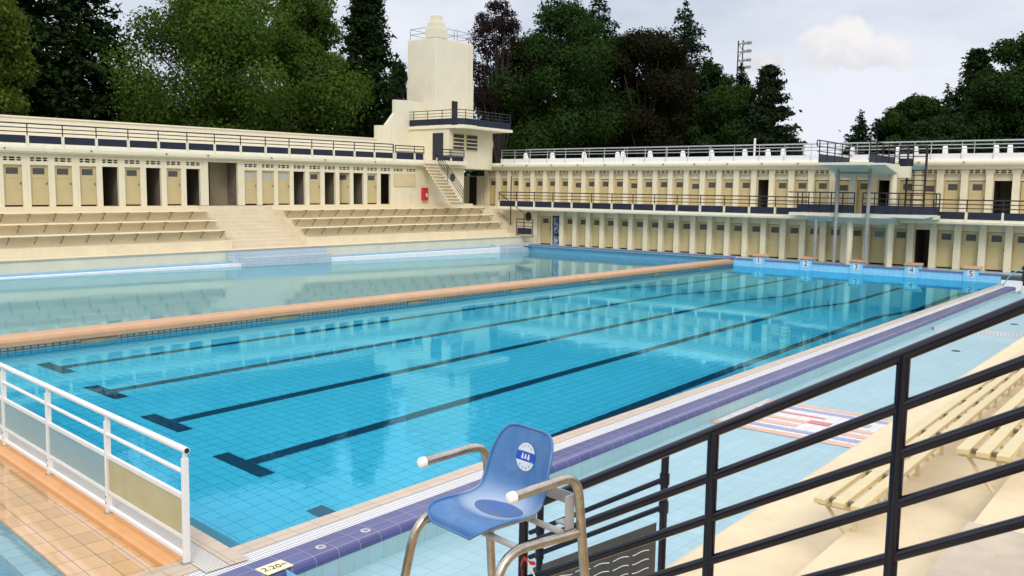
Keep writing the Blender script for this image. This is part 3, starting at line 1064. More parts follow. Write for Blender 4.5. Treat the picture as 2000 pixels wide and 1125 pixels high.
t2 = thing('roof_railing', 'grey tubular railing standing on the front parapet of the far cabin roof', 'railing', BF)
for k, w in enumerate((6.54, 6.37, 6.20)):
    MB().tube([(.09, wp[0], w), (.09, wp[-1], w)], .022 if k == 0 else .016, 8).build('handrail' if k == 0 else 'rail', greym, t2)
pm_ = None
for u in wp:
    if pm_ is None:
        o = MB().tube([(.17, 0, 5.62), (.17, 0, 5.97), (.09, 0, 6.02), (.09, 0, 6.54)], .022, 8).build('post', greym, t2)
        pm_ = o.data
    else:
        o = obj('post', pm_, t2)
    o.matrix_local = T(0, u, 0)
t2 = thing('roof_railing', 'grey railing along the rear edge of the far cabin roof', 'railing', BF)
for k, w in enumerate((6.74, 6.55, 6.36)):
    MB().tube([(-2.67, wp[0], w), (-2.67, wp[-1], w)], .024 if k == 0 else .018, 8).build('handrail' if k == 0 else 'rail', greym, t2)
for u in wp[::2]:
    MB().tube([(-2.67, u, 5.97), (-2.67, u, 6.74)], .024, 8).build('post', greym, t2)
# white rounded fins on the roof terrace
fin_u = [-30.27, -28.03, -25.48, -23.18, -22.53, -20.58, -18.54, -16.45, -14.37, -13.14, -12.09, -8.27, -6.08, -5.08, -3.68, -2.88, -1.37, -.77]
fp = [(-.34, 5.661), (.16, 5.661), (.17, 6.14), (.14, 6.30), (.06, 6.39), (-.03, 6.38), (-.10, 6.28), (-.18, 6.08), (-.34, 5.86)]
fin = None
for i, u in enumerate(fin_u):
    if fin is None:
        fin = MB().prism(fp, 1, -.10, .10).build('seat_end', whiter, None, None, .03)
        fin.matrix_world = BF @ T(-.9, u, 0)
        tag(fin, 'white rounded concrete fin standing on the far roof terrace behind the grey railing', 'fin', 'white fins on the far roof terrace')
    else:
        c = fin.copy()
        col.objects.link(c)
        c.matrix_world = BF @ T(-.9 if i % 3 else -1.3, u, 0)
tag(MB().tube([(-.9, -13.8, 5.66), (-.9, -13.8, 7.0)], .06, 10).build('vent_pipe', whiter, None, BF), 'thin white upright pipe on the far roof in front of the pine', 'pipe')

# ------------------------------------------------------------------ corner stairs and landing at the back left
t = thing('corner_steps', 'cream steps going down from the upper walkway in the far corner', 'steps', T(-30.0, 41.3, .35))
b = MB()
for k in range(9):
    b.box(-.9 + k * .24, -.9 + (k + 1) * .24 if k < 8 else 1.9, -1.15, .88, -.2, 2.22 - k * .19)
b.build('flight', peach, t)
for p0, p1 in (((0.05, -.1, 3.33), (2.2, -.1, 2.0)),):
    MB().tube([p0, p1], .03, 8).build('handrail', blackm, t)
MB().tube([(2.2, -.1, .9), (2.2, -.1, 2.02)], .03, 8).build('post', blackm, t)
tag(MB().tube([(-28.75, 41.0, 1.55), (-28.75, 41.0, 4.72)], .035, 8).build('lamp_pole', blackm), 'thin black pole rising in front of the far corner walkway railing', 'pole')
LB = frame((0, 40.75, 0), (1, 0, 0), (0, -1, 0))
railing('landing_railing', 'small black railing with one dark panel on the corner landing by the shallow pool', LB, -28.05, -26.75, [-28.05, -26.75], [2.0, 1.78, 1.55], (1.06, 1.42), None, 0.0)

# ------------------------------------------------------------------ corner control room and tower
t = thing('corner_tower', 'square cream tower above the rounded control room at the corner of the cabins', 'tower', T(-34.5, 41, 0))


def W(x, y):
    return (x + 34.5, y - 41)


arc = [W(-33.5 + 1.75 * math.cos(a), 42.05 + 1.75 * math.sin(a)) for a in [R(x) for x in range(0, 91, 9)]]
room = [W(-37, 38.3), W(-31.75, 38.3)] + arc + [W(-37, 43.8)]
MB().prism(room, 2, 5.19, 7.69).build('control_room', cream, t)
MB().prism([W(-35.3, 36.2), W(-31.75, 36.2), W(-31.75, 38.3), W(-35.3, 38.3)], 2, 5.19, 5.62).build('terrace_floor', creamtrim, t)
bal = [W(-36.3, 38.2), W(-31.1, 38.2), W(-30.75, 38.3), W(-30.6, 38.55), W(-30.6, 43.4), W(-36.3, 43.4)]
MB().prism(bal, 2, 7.70, 7.88).build('balcony_slab', creamtrim, t)
# windows of the control room: two bays of louvred glass
for ya, yb in ((38.62, 39.73), (39.92, 41.08)):
    fr = MB()
    fr.box(2.755, 2.80, ya - 41, yb - 41, 6.36, 7.42)
    wo_ = fr.build('window', srf('yellow_frame%d' % int(ya), (.55, .45, .2), .5, .05, 3.0), t)
    MB().box(2.801, 2.806, ya - 41 + .06, yb - 41 - .06, 6.42, 7.36).build('pane', pane_g, wo_)
    bb = MB()
    for z in (6.62, 6.86, 7.10):
        bb.box(2.807, 2.82, ya - 41 + .06, yb - 41 - .06, z - .03, z + .03)
    bb.build('glazing_bar', slat_c, wo_)
MB().box(W(-33.15, 0)[0], W(-32.25, 0)[0], 38.25 - 41, 38.296 - 41, 5.62, 7.42).build('door', srf('dark_navy_door', (.02, .025, .035), .5, .1, 3.0), t)
poly = [(.28 * math.cos(a * .2618), .28 * math.sin(a * .2618)) for a in range(24)]
poly2 = [(.20 * math.cos(a * .2618), .20 * math.sin(a * .2618)) for a in range(24)]
mt = T(*W(-33.5 + 1.752 * math.cos(R(48)), 42.05 + 1.752 * math.sin(R(48))), 6.93) @ Matrix.Rotation(R(48), 4, 'Z')
MB().prism(poly, 0, -.02, .03).build('round_emblem', cream_w, t, mt)
# ground floor recess under the control room
b = MB()
b.box(W(-36, 0)[0], W(-33.3, 0)[0], 43.62 - 41, 43.8 - 41, 2.5, 4.8)
b.build('recess_wall', cream, t)
MB().box(W(-34.55, 0)[0], W(-33.9, 0)[0], 43.57 - 41, 43.61 - 41, 2.75, 4.75).build('passage_opening_dark', dark, t)  # dark sheet laid on the wall for the shaded door opening
MB().prism([W(-36.6, 40.2), W(-36.4, 40.2), W(-36.4, 43.6), W(-36.6, 43.6)], 2, 2.5, 5.18).build('recess_wall', dark, t)  # shade of the recess put into the wall as near-black colour
MB().prism([W(-36.5, 40.3), W(-32.2, 40.3), W(-31.8, 41), W(-31.8, 43.58), W(-36.5, 43.58)], 2, 2.45, 2.76).build('passage_floor', peach, t)
# stepped stair wall left of the tower
pw = [(35.35, 5.62), (35.35, 7.80), (36.15, 7.85), (36.95, 8.72), (36.95, 9.55), (37.9, 9.60), (39.9, 9.60), (39.9, 5.62)]
MB().prism([(a - 41, z) for a, z in pw], 0, W(-35.55, 0)[0], W(-35.3, 0)[0]).build('stair_wall', cream_w, t)
MB().box(W(-37.0, 0)[0], W(-35.3, 0)[0], 39.9 - 41, 43.7 - 41, 5.62, 7.69).build('stair_wall', cream_w, t)
# shaft
x0, x1, y0, y1 = W(-37.1, 0)[0], 0.0, 39.95 - 41, 43.7 - 41
MB().box(x0 - .06, x1 + .05, y0 - .05, y1 + .08, 7.881, 11.2).build('shaft', cream_w, t, None, .03)
MB().box(x0 - .03, x1 + .01, y0 - .01, y1 + .03, 11.20, 13.88).build('shaft', cream_w, t, None, .03)
MB().box(x1 + .051, x1 + .06, 41.5 - 41, 42.1 - 41, 7.9, 9.85).build('door', dark, t)
MB().box(x0, x1 - .05, y0 + .05, y1 - .05, 13.88, 13.92).build('roof', creamtrim, t)
b = MB()
b.box(x1 - 1.02, x1 + .02, y0 - .02, y0 + 1.1, 13.885, 14.55)
b.build('pinnacle', cream_w, t, None, .03)
b = MB()
b.box(x1 - .92, x1 - .08, y0 + .08, y0 + .98, 14.55, 14.95)
b.box(x1 - .76, x1 - .22, y0 + .22, y0 + .84, 14.951, 15.42)
b.build('pinnacle_top', cream_w, t, None, .03)
# thin roof rail
for (xa, ya, xb, yb) in ((x0 + .1, y0 + .1, x1 - 1.02, y0 + .1), (x0 + .1, y0 + .1, x0 + .1, y1 - .1), (x1 - .1, y0 + 1.1, x1 - .1, y1 - .1), (x0 + .1, y1 - .1, x1 - .1, y1 - .1)):
    for z in (14.25, 14.62):
        MB().tube([(xa, ya, z), (xb, yb, z)], .022, 6).build('roof_rail', greym, t)
for (xa, ya) in ((x0 + .1, y0 + .1), (x1 - .1, y1 - .1), (x1 - .1, y0 + 1.9), (x1 - .1, y0 + 2.2), (x0 + .1, y1 - .1)):
    MB().tube([(xa, ya, 13.9), (xa, ya, 14.64)], .024, 6).build('roof_post', greym, t)
MB().tube([(x1 + .09, y1 - .35, 7.9), (x1 + .09, y1 - .35, 13.8)], .035, 8).build('downpipe', creamtrim, t)
# balcony railing: posts and panels round two sides
t3 = thing('balcony_railing', 'dark railing with navy panels round the tower balcony', 'railing', T(-34.5, 41, 0))
path = [W(-36.2, 38.3), W(-31.1, 38.3), W(-30.72, 38.7), W(-30.72, 43.3)]
for k, z in enumerate((8.86, 8.66, 8.47)):
    MB().tube([(p[0], p[1], z) for p in path], .024 if k == 0 else .018, 8).build('handrail' if k == 0 else 'rail', blackm, t3)
for a, c, n_ in ((path[0], path[1], 4), (path[2], path[3], 4)):
    for k in range(n_ + 1):
        f_ = k / n_
        MB().tube([(a[0] + (c[0] - a[0]) * f_, a[1] + (c[1] - a[1]) * f_, 7.88), (a[0] + (c[0] - a[0]) * f_, a[1] + (c[1] - a[1]) * f_, 8.86)], .024, 8).build('post', blackm, t3)
for a, c in zip(path[:-1], path[1:]):
    dx, dy = c[0] - a[0], c[1] - a[1]
    L_ = math.hypot(dx, dy)
    px_, py_ = -dy / L_ * .01, dx / L_ * .01
    MB().prism([(a[0] - px_, a[1] - py_), (c[0] - px_, c[1] - py_), (c[0] + px_, c[1] + py_), (a[0] + px_, a[1] + py_)], 2, 7.93, 8.33).build('panel', navy, t3)

# ------------------------------------------------------------------ diving platforms
t = thing('diving_tower', 'cream concrete diving tower with railed upper and lower platforms', 'diving tower', T(-6.5, 41, .35))


def D(x, y, z):
    return (x + 6.5, y - 41, z - .35)


def Dbox(b, x0, x1, y0, y1, z0, z1):
    return b.box(x0 + 6.5, x1 + 6.5, y0 - 41, y1 - 41, z0 - .35, z1 - .35)


for x in (-7.05, -5.10):
    MB().tube([D(x, 41.0, .36), D(x, 41.0, 2.75)], .155, 14).build('column', cream, t)
for x in (-7.05, -5.13):
    MB().tube([D(x, 41.05, 2.95), D(x, 41.05, 5.2)], .17, 14).build('column', cream, t)
# lower slab with haunched beam
b = MB()
b.prism([(40.35 - 41, 2.74 - .35), (41.1 - 41, 2.40 - .35), (41.1 - 41, 2.93 - .35), (40.35 - 41, 2.93 - .35)], 0, -7.9 + 6.5, -6.0 + 6.5)
b.prism([(40.36 - 41, 2.74 - .35), (41.1 - 41, 2.40 - .35), (41.1 - 41, 2.93 - .35), (40.36 - 41, 2.93 - .35)], 0, -5.999 + 6.5, -4.8 + 6.5)
b.build('lower_platform', palecon, t)
b = MB()
Dbox(b, -10.0, -7.901, 40.36, 41.1, 2.78, 2.92)
b.build('side_platform', creamtrim, t)
b = MB()
b.prism([(-5.1 + 6.5, 2.93 - .35), (-2.75 + 6.5, 2.97 - .35), (-2.75 + 6.5, 2.90 - .35), (-3.2 + 6.5, 2.80 - .35), (-4.7 + 6.5, 2.82 - .35)], 1, 39.2 - 41, 39.75 - 41)
b.build('springboard', palecon, t)
b = MB()
Dbox(b, -4.799, -2.95, 39.76, 41.2, 2.75, 2.93)
b.build('side_platform', creamtrim, t)
# upper slab
b = MB()
b.prism([(38.5 - 41, 5.24 - .35), (40.3 - 41, 5.13 - .35), (41.0 - 41, 4.93 - .35), (41.15 - 41, 4.70 - .35), (41.3 - 41, 4.70 - .35), (41.3 - 41, 5.1 - .35), (43.1 - 41, 5.2 - .35), (43.1 - 41, 5.36 - .35), (38.5 - 41, 5.36 - .35)], 0, -8.0 + 6.5, -5.65 + 6.5)
b.prism([(38.9 - 41, 5.25 - .35), (41.0 - 41, 4.90 - .35), (41.3 - 41, 4.65 - .35), (41.3 - 41, 5.34 - .35), (38.9 - 41, 5.34 - .35)], 0, -5.649 + 6.5, -4.95 + 6.5)
b.build('upper_platform', palecon, t)
b = MB()
Dbox(b, -5.3, -3.95, 41.35, 42.5, 5.10, 5.26)
b.build('ladder_platform', tealp, t)
b = MB()
Dbox(b, -4.949, -4.4, 41.0, 41.34, 4.7, 5.25)
b.build('ladder_support', cream, t)
# ladder
for x in (-4.62, -3.78):
    MB().tube([D(x, 41.4, 2.93), D(x, 41.4, 6.2)], .05, 8).build('ladder_rail', blackm, t)
for k in range(9):
    MB().tube([D(-4.62, 41.4, 3.15 + k * .24), D(-3.78, 41.4, 3.15 + k * .24)], .022, 6).build('rung', blackm, t)


def plat_rail(path, z0, z1, n_posts, panel=None, part='guard'):
    for z in (z1, z1 - .28, z1 - .52):
        MB().tube([D(*p, z) for p in path], .03 if z == z1 else .022, 8).build('guard_rail', blackm, t)
    for a, c, n_ in n_posts:
        for k in range(n_ + 1):
            f_ = k / max(n_, 1)
            x, y = a[0] + (c[0] - a[0]) * f_, a[1] + (c[1] - a[1]) * f_
            MB().tube([D(x, y, z0), D(x, y, z1)], .03, 8).build('guard_post', blackm, t)
    if panel:
        for a, c in panel:
            dx, dy = c[0] - a[0], c[1] - a[1]
            L_ = math.hypot(dx, dy)
            px_, py_ = -dy / L_ * .012, dx / L_ * .012
            MB().prism([D(*a, 0)[:2], D(*c, 0)[:2], (D(*c, 0)[0] + px_, D(*c, 0)[1] + py_), (D(*a, 0)[0] + px_, D(*a, 0)[1] + py_)], 2, z0 + .02 - .35, z0 + .42 - .35).build('guard_panel', navy, t)


# upper: left guard, right guard and rear guard
plat_rail([(-7.95, 38.3), (-7.95, 43.1), (-7.95, 45.4)], 5.36, 6.42, [((-7.95, 38.6), (-7.95, 43.0), 4), ((-7.95, 44.4), (-7.95, 45.4), 1)], [((-7.95, 38.6), (-7.95, 43.0))])
plat_rail([(-5.68, 38.9), (-5.68, 43.1), (-5.68, 45.4)], 5.36, 6.36, [((-5.68, 38.95), (-5.68, 43.0), 4), ((-5.68, 44.4), (-5.68, 45.4), 1)], [((-5.68, 38.95), (-5.68, 43.0))])
MB().tube([D(-7.95, 38.3, 6.42), D(-7.95, 38.22, 6.3), D(-7.95, 38.22, 6.2), D(-7.95, 38.3, 6.14)], .03, 8).build('guard_rail', blackm, t)
plat_rail([(-5.3, 42.45), (-4.0, 42.45)], 5.27, 6.3, [((-5.3, 42.45), (-4.0, 42.45), 2)], [((-5.3, 42.45), (-4.65, 42.45))])
# lower: guards round the lower platforms
plat_rail([(-10.1, 40.45), (-6.75, 40.45)], 2.93, 3.95, [((-9.6, 40.45), (-6.75, 40.45), 5)], [((-9.6, 40.45), (-6.75, 40.45))])
plat_rail([(-9.6, 40.45), (-9.6, 41.1)], 2.93, 3.95, [((-9.6, 41.1), (-9.6, 41.1), 0)], None)
plat_rail([(-6.35, 40.45), (-3.0, 40.45)], 2.93, 3.95, [((-6.35, 40.45), (-3.0, 40.45), 6)], [((-6.35, 40.45), (-3.0, 40.45))])
plat_rail([(-3.0, 40.45), (-3.0, 41.1)], 2.93, 3.95, [((-3.0, 41.1), (-3.0, 41.1), 0)], [((-3.0, 40.45), (-3.0, 41.1))])
# grey gantry of tubes under the platforms
t4 = thing('pole_gantry', 'three grey poles with crossbeams propping the diving platforms', 'gantry', T(-7, 40.2, .35))
for x, z in ((-7.52, 5.08), (-6.0, 5.08), (-8.5, 2.62)):
    MB().tube([(x + 7, 0, 0.0), (x + 7, 0, z - .35)], .085, 12).build('pole', polem, t4)
MB().tube([(-7.52 + 7, 0, 4.56), (-6.0 + 7, 0, 4.56)], .06, 10).build('crossbeam', polem, t4)
MB().box(-8.95 + 7, -7.62 + 7, -.06, .06, 2.18, 2.34).build('crossbeam', tealp, t4)

# ------------------------------------------------------------------ starting blocks
sb0 = None
for k, X in enumerate(lanes):
    num = 5 - k
    r = thing('starting_block', 'blue starting block with an orange pad numbered %d at the far end' % num, 'starting block', T(X, 39.9, .0), 'numbered starting blocks')
    if sb0 is None:
        pb = MB()
        pb.prism([(-.0, .001), (.62, .362), (.62, .56), (.0, .56)], 0, -.31, .31)
        sb0 = pb.build('pedestal', wall_x_t, r, T(0, -.02, 0)).data
        pd = MB().prism([(-.06, .562), (.64, .562), (.66, .68), (-.08, .62)], 0, -.36, .36).build('pad', terr, r, T(0, -.02, 0), .01).data
        pl = MB().box(-.15, .15, -.012, -.002, .19, .52).build('number_plate', plate_w, r, T(0, -.02, 0)).data
    else:
        obj('pedestal', sb0, r, T(0, -.02, 0))
        obj('pad', pd, r, T(0, -.02, 0), .01)
        obj('number_plate', pl, r, T(0, -.02, 0))
    no = obj('number', text_mesh(str(num), .36, .002), r, T(0, -.036, .352) @ Matrix.Rotation(R(90), 4, 'X'))
    no.data.materials.append(ink)

# ------------------------------------------------------------------ hose stand at the far right corner
t = thing('hose_stand', 'black post with a pale blue hose arching towards the pool at the right edge', 'hose stand', T(1.0, 38.9, -.06))
MB().tube([(0.1, 0, 0), (.1, 0, .8)], .07, 10).build('post', blackm, t)
b = MB()
b.ball((.1, 0, .88), .15, 0, 12, 8, (1, 1, .8))
b.box(.0, .22, -.09, .09, .3, .75)
b.build('reel', blackm, t)
MB().tube([(.02, 0, .85), (-.25, -.05, .72), (-.5, -.1, .45), (-.68, -.15, .1), (-.72, -.2, -.25)], .022, 8).build('hose', bluehose, t)
tag(MB().box(1.12, 1.62, 38.0, 38.5, -.24, .10).build('concrete_block', palecon, None, None, .05), 'pale concrete block below the hose stand at the right edge', 'block')

# ------------------------------------------------------------------ right bleachers
RB = frame((0, 0, 0), (0, -1, 0), (-1, 0, 0))     # x = towards the pool (-X), y = towards the viewer
t = thing('bleacher', 'pale peach concrete bleacher in the right foreground beside the foot-bath', 'bleacher', T(3.88, 0, 0))
pr = [(3.69, -1), (3.70, .10), (3.75, .12), (4.45, .13), (4.45, .54), (5.42, .55), (5.42, .95), (6.37, .96), (6.37, 1.33), (7.3, 1.34), (7.3, 1.77), (8.2, 1.78), (8.2, 2.2), (9.1, 2.21), (9.1, 2.64), (12, 2.65), (12, -1)]
MB().prism([(x - 3.88, z) for x, z in pr], 1, -8.5, 41).build('tier', peach_r, t)
MB().box(6.38 - 3.88, 7.29 - 3.88, -.72, 1.72, 1.345, 1.40).build('stair_step', srf('grey_step_concrete', (.60, .50, .37), .85, .10, 2.5, .3, 60, stain=.3), t)
MB().box(7.31 - 3.88, 8.19 - 3.88, -.72, 1.72, 1.785, 1.99).build('stair_step', MATS['grey_step_concrete'], t)
MB().box(4.46 - 3.88, 5.41 - 3.88, -8.4, -1.25, .5, .945).build('guard_stand', peach_r, t)
RBm = Matrix(((1, 0, 0, 0), (0, 1, 0, 0), (0, 0, 1, 0), (0, 0, 0, 1)))


def right_bench(label, x, y0, y1, z):
    t = thing('slatted_bench', label, 'bench', T(x, y0, z), 'yellow slatted benches on the right bleacher')
    for k in range(3):
        MB().box(k * .145, k * .145 + .095, 0, y1 - y0, -.045, 0).build('slat', slat_y, t, None, .006)
    y = .12
    me = None
    while y < y1 - y0:
        if me is None:
            b = MB()
            b.box(.0, .395, -.02, .02, -.085, -.043)
            b.box(.28, .31, -.018, .018, -.25, -.086)
            o = b.build('bracket', slat_y, t)
            me = o.data
            o2 = MB().tube([(.05, 0, -.06), (.27, 0, -.34)], .015, 8).build('strut', slat_y, t)
            me2 = o2.data
            blk = MB()
            for k in (1, 2):
                blk.box(k * .145 - .06, k * .145 + .01, -.03, .03, -.044, -.014)
            o3 = blk.build('spacer', strut, t)
            me3 = o3.data
        else:
            o, o2, o3 = obj('bracket', me, t), obj('strut', me2, t), obj('spacer', me3, t)
        for q in (o, o2, o3):
            q.matrix_local = T(0, y, 0)
        y += .95


right_bench('yellow slatted bench nearest the foot-bath on the right bleacher', 5.17, 2.1, 38, 1.20)
right_bench('yellow slatted bench cut by the right picture edge, one tier above the other', 6.06, 2.75, 38, 1.64)

# ------------------------------------------------------------------ black stair handrails in the foreground
HY = -.9
slope = (3.19 - 1.92) / (7.0 - 4.78)


def hz(x):
    return 1.92 + (x - 4.78) * slope


t = thing('stair_handrail', 'large five bar black handrail sloping across the right foreground', 'handrail', T(6, HY, 1.2))
offs = [0.0, -.232, -.447, -.672, -.915]
for k, o_ in enumerate(offs):
    xa, xb = (4.44, 9.4)
    MB().tube([(xa - 6, 0, hz(xa) + o_ - 1.2), (xb - 6, 0, hz(xb) + o_ - 1.2)], .029 if k == 0 else .0245, 16).build('handrail' if k == 0 else 'rail', black, t)
for x in (4.50, 5.68, 6.555, 7.9, 9.2):
    gz = .12 if x < 4.45 else (.54 if x < 5.42 else (.95 if x < 6.37 else (1.33 if x < 7.3 else (1.77 if x < 8.2 else 2.64 if x > 9.1 else 2.2))))
    MB().tube([(x - 6, 0, gz - 1.2), (x - 6, 0, hz(x) - 1.2)], .029, 16).build('post', black, t)
HY2 = 1.85
t = thing('stair_handrail', 'shorter black handrail with a dark wave panel behind the blue chair', 'handrail', T(3.95, HY2, .3))
s2 = (1.39 - .89) / (3.96 - 3.11)


def hz2(x):
    return 1.40 + (x - 3.95) * s2


for k, o_ in enumerate((0, -.25, -.50)):
    MB().tube([(0.0, 0, hz2(3.95) + o_ - .3), (-1.45, 0, hz2(2.5) + o_ - .3)], .032 if k == 0 else .024, 12).build('handrail' if k == 0 else 'rail', black, t)
for x in (3.95, 2.62):
    MB().tube([(x - 3.95, 0, (.12 if x > 3.8 else -.3) - .3), (x - 3.95, 0, hz2(x) - .3)], .034, 12).build('post', black, t)
    for dz in (-.25, -.5):
        MB().tube([(x - 3.95, 0, hz2(x) + dz - .05 - .3), (x - 3.95, 0, hz2(x) + dz + .05 - .3)], .044, 12).build('clamp', black, t)
pan = MB().prism([(-.07, hz2(3.88) - .62 - .3), (-1.40, hz2(2.55) - .62 - .3), (-1.40, hz2(2.55) - 1.1 - .3), (-.07, -.1)], 1, -.012, .012).build('wave_panel', brown, t)
for k in range(3):
    pts = []
    for i in range(60):
        f_ = i / 59
        x = -.12 - 1.2 * f_
        z = hz2(3.95 + x) - .80 - .085 * k - .3 + .0085 * math.sin(f_ * 34 + k * .5) - .05 * (1 - f_)
        pts.append((x, -.015, z))
    for s_ in range(0, 60, 10):
        MB().tube(pts[s_:s_ + 9], .0045, 6).build('wave_line', white, pan)


r_ = ray(1031, 1108)
tb = thing('barrier_ribbon', 'scrap of red and white ribbon tied low on a black post behind the chair', 'ribbon', T(*(CAM + r_ * ((HY - .045 - CAM.y) / r_.y))))
for k, (pts, mm) in enumerate((([(-.03, 0, .05), (.01, 0, .03), (.05, .005, .035)], red), ([(-.03, 0, .05), (-.05, 0, 0), (-.045, .01, -.08), (-.06, 0, -.16)], red), ([(.0, 0, .03), (.05, 0, -.04), (.08, .01, -.12)], white))):
    b = MB()
    for p, q in zip(pts[:-1], pts[1:]):
        b.quad((p[0], p[1], p[2] - .012), (q[0], q[1], q[2] - .012), (q[0], q[1] - .004, q[2] + .012), (p[0], p[1] - .004, p[2] + .012))
    o = b.build('ribbon_strip', mm, tb)
    sd = o.modifiers.new('solid', 'SOLIDIFY')
    sd.thickness = .003

# ------------------------------------------------------------------ lifeguard chair
F_ = Vector((-.174, -.985, 0)).normalized()
L_ = Vector((F_.y, -F_.x, 0))
O_ = Vector((5.198, -2.052, 2.245))
CH = Matrix(((L_.x, F_.x, 0, O_.x), (L_.y, F_.y, 0, O_.y), (0, 0, 1, O_.z), (0, 0, 0, 1)))
chair = thing('lifeguard_chair', 'blue plastic lifeguard chair on worn steel tubes with a round white sticker', 'chair', CH)
prof_c = [(.255, -.058, .135), (.247, -.022, .185), (.205, -.006, .210), (.12, -.010, .217), (.02, -.026, .219), (-.075, -.034, .219), (-.150, -.008, .217), (-.192, .065, .215), (-.208, .16, .211), (-.222, .26, .203), (-.236, .35, .184), (-.246, .408, .145), (-.250, .426, .085)]
curl = [0, 0, .008, .02, .034, .05, .062, .066, .060, .046, .026, .010, .004]


def cat(a, b_, c, d, t):
    return .5 * ((2 * b_) + (-a + c) * t + (2 * a - 5 * b_ + 4 * c - d) * t * t + (-a + 3 * b_ - 3 * c + d) * t ** 3)


def prof_at(s):
    n = len(prof_c) - 1
    x = min(max(s, 0), 1) * n
    i = min(int(x), n - 1)
    f = x - i
    idx = [max(i - 1, 0), i, i + 1, min(i + 2, n)]
    vals = [cat(*[prof_c[j][k] for j in idx], f) for k in range(3)]
    c_ = cat(*[curl[j] for j in idx], f)
    return [vals[0] * .90, vals[1] * (.73 if vals[1] > 0 else .9), vals[2] * .92, c_ * .9]


def shell(s, t):
    y, z, w, cu = prof_at(s)
    y2, z2, _, _ = prof_at(min(s + .01, 1))
    y1, z1, _, _ = prof_at(max(s - .01, 0))
    ty, tz = y2 - y1, z2 - z1
    l = math.hypot(ty, tz) or 1
    ny, nz_ = tz / l, -ty / l           # towards the sitter
    k = cu * (abs(t) ** 2.6)
    return Vector((t * w, y + ny * k, z + nz_ * k)), Vector((0, ny, nz_))


NSs, NT = 48, 20
b = MB()
for i in range(NSs + 1):
    for j in range(NT + 1):
        b.v.append(tuple(shell(i / NSs, -1 + 2 * j / NT)[0]))
for i in range(NSs):
    for j in range(NT):
        q = i * (NT + 1) + j
        b.face([q, q + NT + 1, q + NT + 2, q + 1], 0, True)
m, nt, bs = new_mat('faded_blue_plastic')
tcn = N(nt, 'ShaderNodeTexCoord')
sx = N(nt, 'ShaderNodeSeparateXYZ')
nt.links.new(tcn.outputs['Object'], sx.inputs[0])
nz = N(nt, 'ShaderNodeTexNoise', i_Scale=7.0, i_Detail=9.0, i_Roughness=.65)
nt.links.new(tcn.outputs['Object'], nz.inputs['Vector'])
wear = ramp(nt, nz.outputs['Fac'], [(.45, 0.0), (.80, .45)])
cbase = mixc(nt, wear, (.050, .150, .34), (.20, .33, .47))
# worn pale zone on the seat and a darker oval where water stands
ex = math_n(nt, 'DIVIDE', sx.outputs[0], .135)
ey = math_n(nt, 'DIVIDE', math_n(nt, 'ADD', sx.outputs[1], .035), .080)
d2 = math_n(nt, 'ADD', math_n(nt, 'MULTIPLY', ex, ex), math_n(nt, 'MULTIPLY', ey, ey))
seatz = math_n(nt, 'LESS_THAN', sx.outputs[2], .03)
d2n = math_n(nt, 'ADD', d2, math_n(nt, 'MULTIPLY', math_n(nt, 'SUBTRACT', nz.outputs['Fac'], .5), 1.3))
pale = math_n(nt, 'MULTIPLY', ramp(nt, math_n(nt, 'MULTIPLY', d2n, .25), [(.25, .75), (.8, 0.0)]), math_n(nt, 'LESS_THAN', sx.outputs[2], .12))
cbase = mixc(nt, pale, cbase, (.46, .54, .63))
nz4 = N(nt, 'ShaderNodeTexNoise', i_Scale=16.0, i_Detail=6.0)
nt.links.new(tcn.outputs['Object'], nz4.inputs['Vector'])
oval = mixc(nt, ramp(nt, nz4.outputs['Fac'], [(.42, 0.0), (.68, .8)]), (.07, .15, .36), (.16, .17, .17))
cbase = mixc(nt, math_n(nt, 'MULTIPLY', math_n(nt, 'LESS_THAN', d2, 1.0), seatz), cbase, oval)
nt.links.new(cbase, bs.inputs['Base Color'])
bs.inputs['Roughness'].default_value = .42
o = b.build('shell', m, chair)
sd = o.modifiers.new('solid', 'SOLIDIFY')
sd.thickness = .008
rim = [shell(i / NSs, -1)[0] for i in range(NSs + 1)] + [shell(1, -1 + 2 * j / NT)[0] for j in range(1, NT + 1)] + [shell(1 - i / NSs, 1)[0] for i in range(1, NSs + 1)] + [shell(0, 1 - 2 * j / NT)[0] for j in range(1, NT)]
MB().tube(rim + rim[:2], .0062, 8).build('shell_rim', m, chair)
# round sticker following the back
sc_, tc_ = .745, .02
b = MB()
RS = 22


def stick(px_, py_):
    p, n = shell(sc_ + py_ / .62, tc_ + px_ / .145)
    return p + n * .0035


rr_ = .046
rowsn = 24
for i in range(rowsn):
    v0, v1 = -rr_ + 2 * rr_ * i / rowsn, -rr_ + 2 * rr_ * (i + 1) / rowsn
    for j in range(8):
        h0, h1 = math.sqrt(max(rr_ ** 2 - v0 ** 2, 0)), math.sqrt(max(rr_ ** 2 - v1 ** 2, 0))
        f0, f1 = -1 + j / 4, -1 + (j + 1) / 4
        mid = (v0 + v1) / 2
        b.quad(stick(f0 * h0, v0), stick(f1 * h0, v0), stick(f1 * h1, v1), stick(f0 * h1, v1), 1 if abs(mid) < .0155 else 0)
sb = srf('sticker_blue', (.02, .07, .42), .4, .03, 4.0)
for k, (xa, xb, za, zb) in enumerate(((-.021, -.009, -.009, .009), (-.005, .006, -.008, .008), (.010, .021, -.009, .009))):
    b.quad(*[stick(x, z) + shell(.8, 0)[1] * .001 for x, z in ((xa, za), (xb, za), (xb - .003, zb), (xa + .003, zb))], 0)
for a in range(14):
    if a in (0, 6, 7, 13):
        continue
    an = 2 * math.pi * a / 14
    c_ = Vector((.037 * math.cos(an), .036 * math.sin(an)))
    b.quad(*[stick(c_.x + dx, c_.y + dz) + shell(.8, 0)[1] * .001 for dx, dz in ((-.004, -.003), (.004, -.003), (.004, .003), (-.004, .003))], 2)
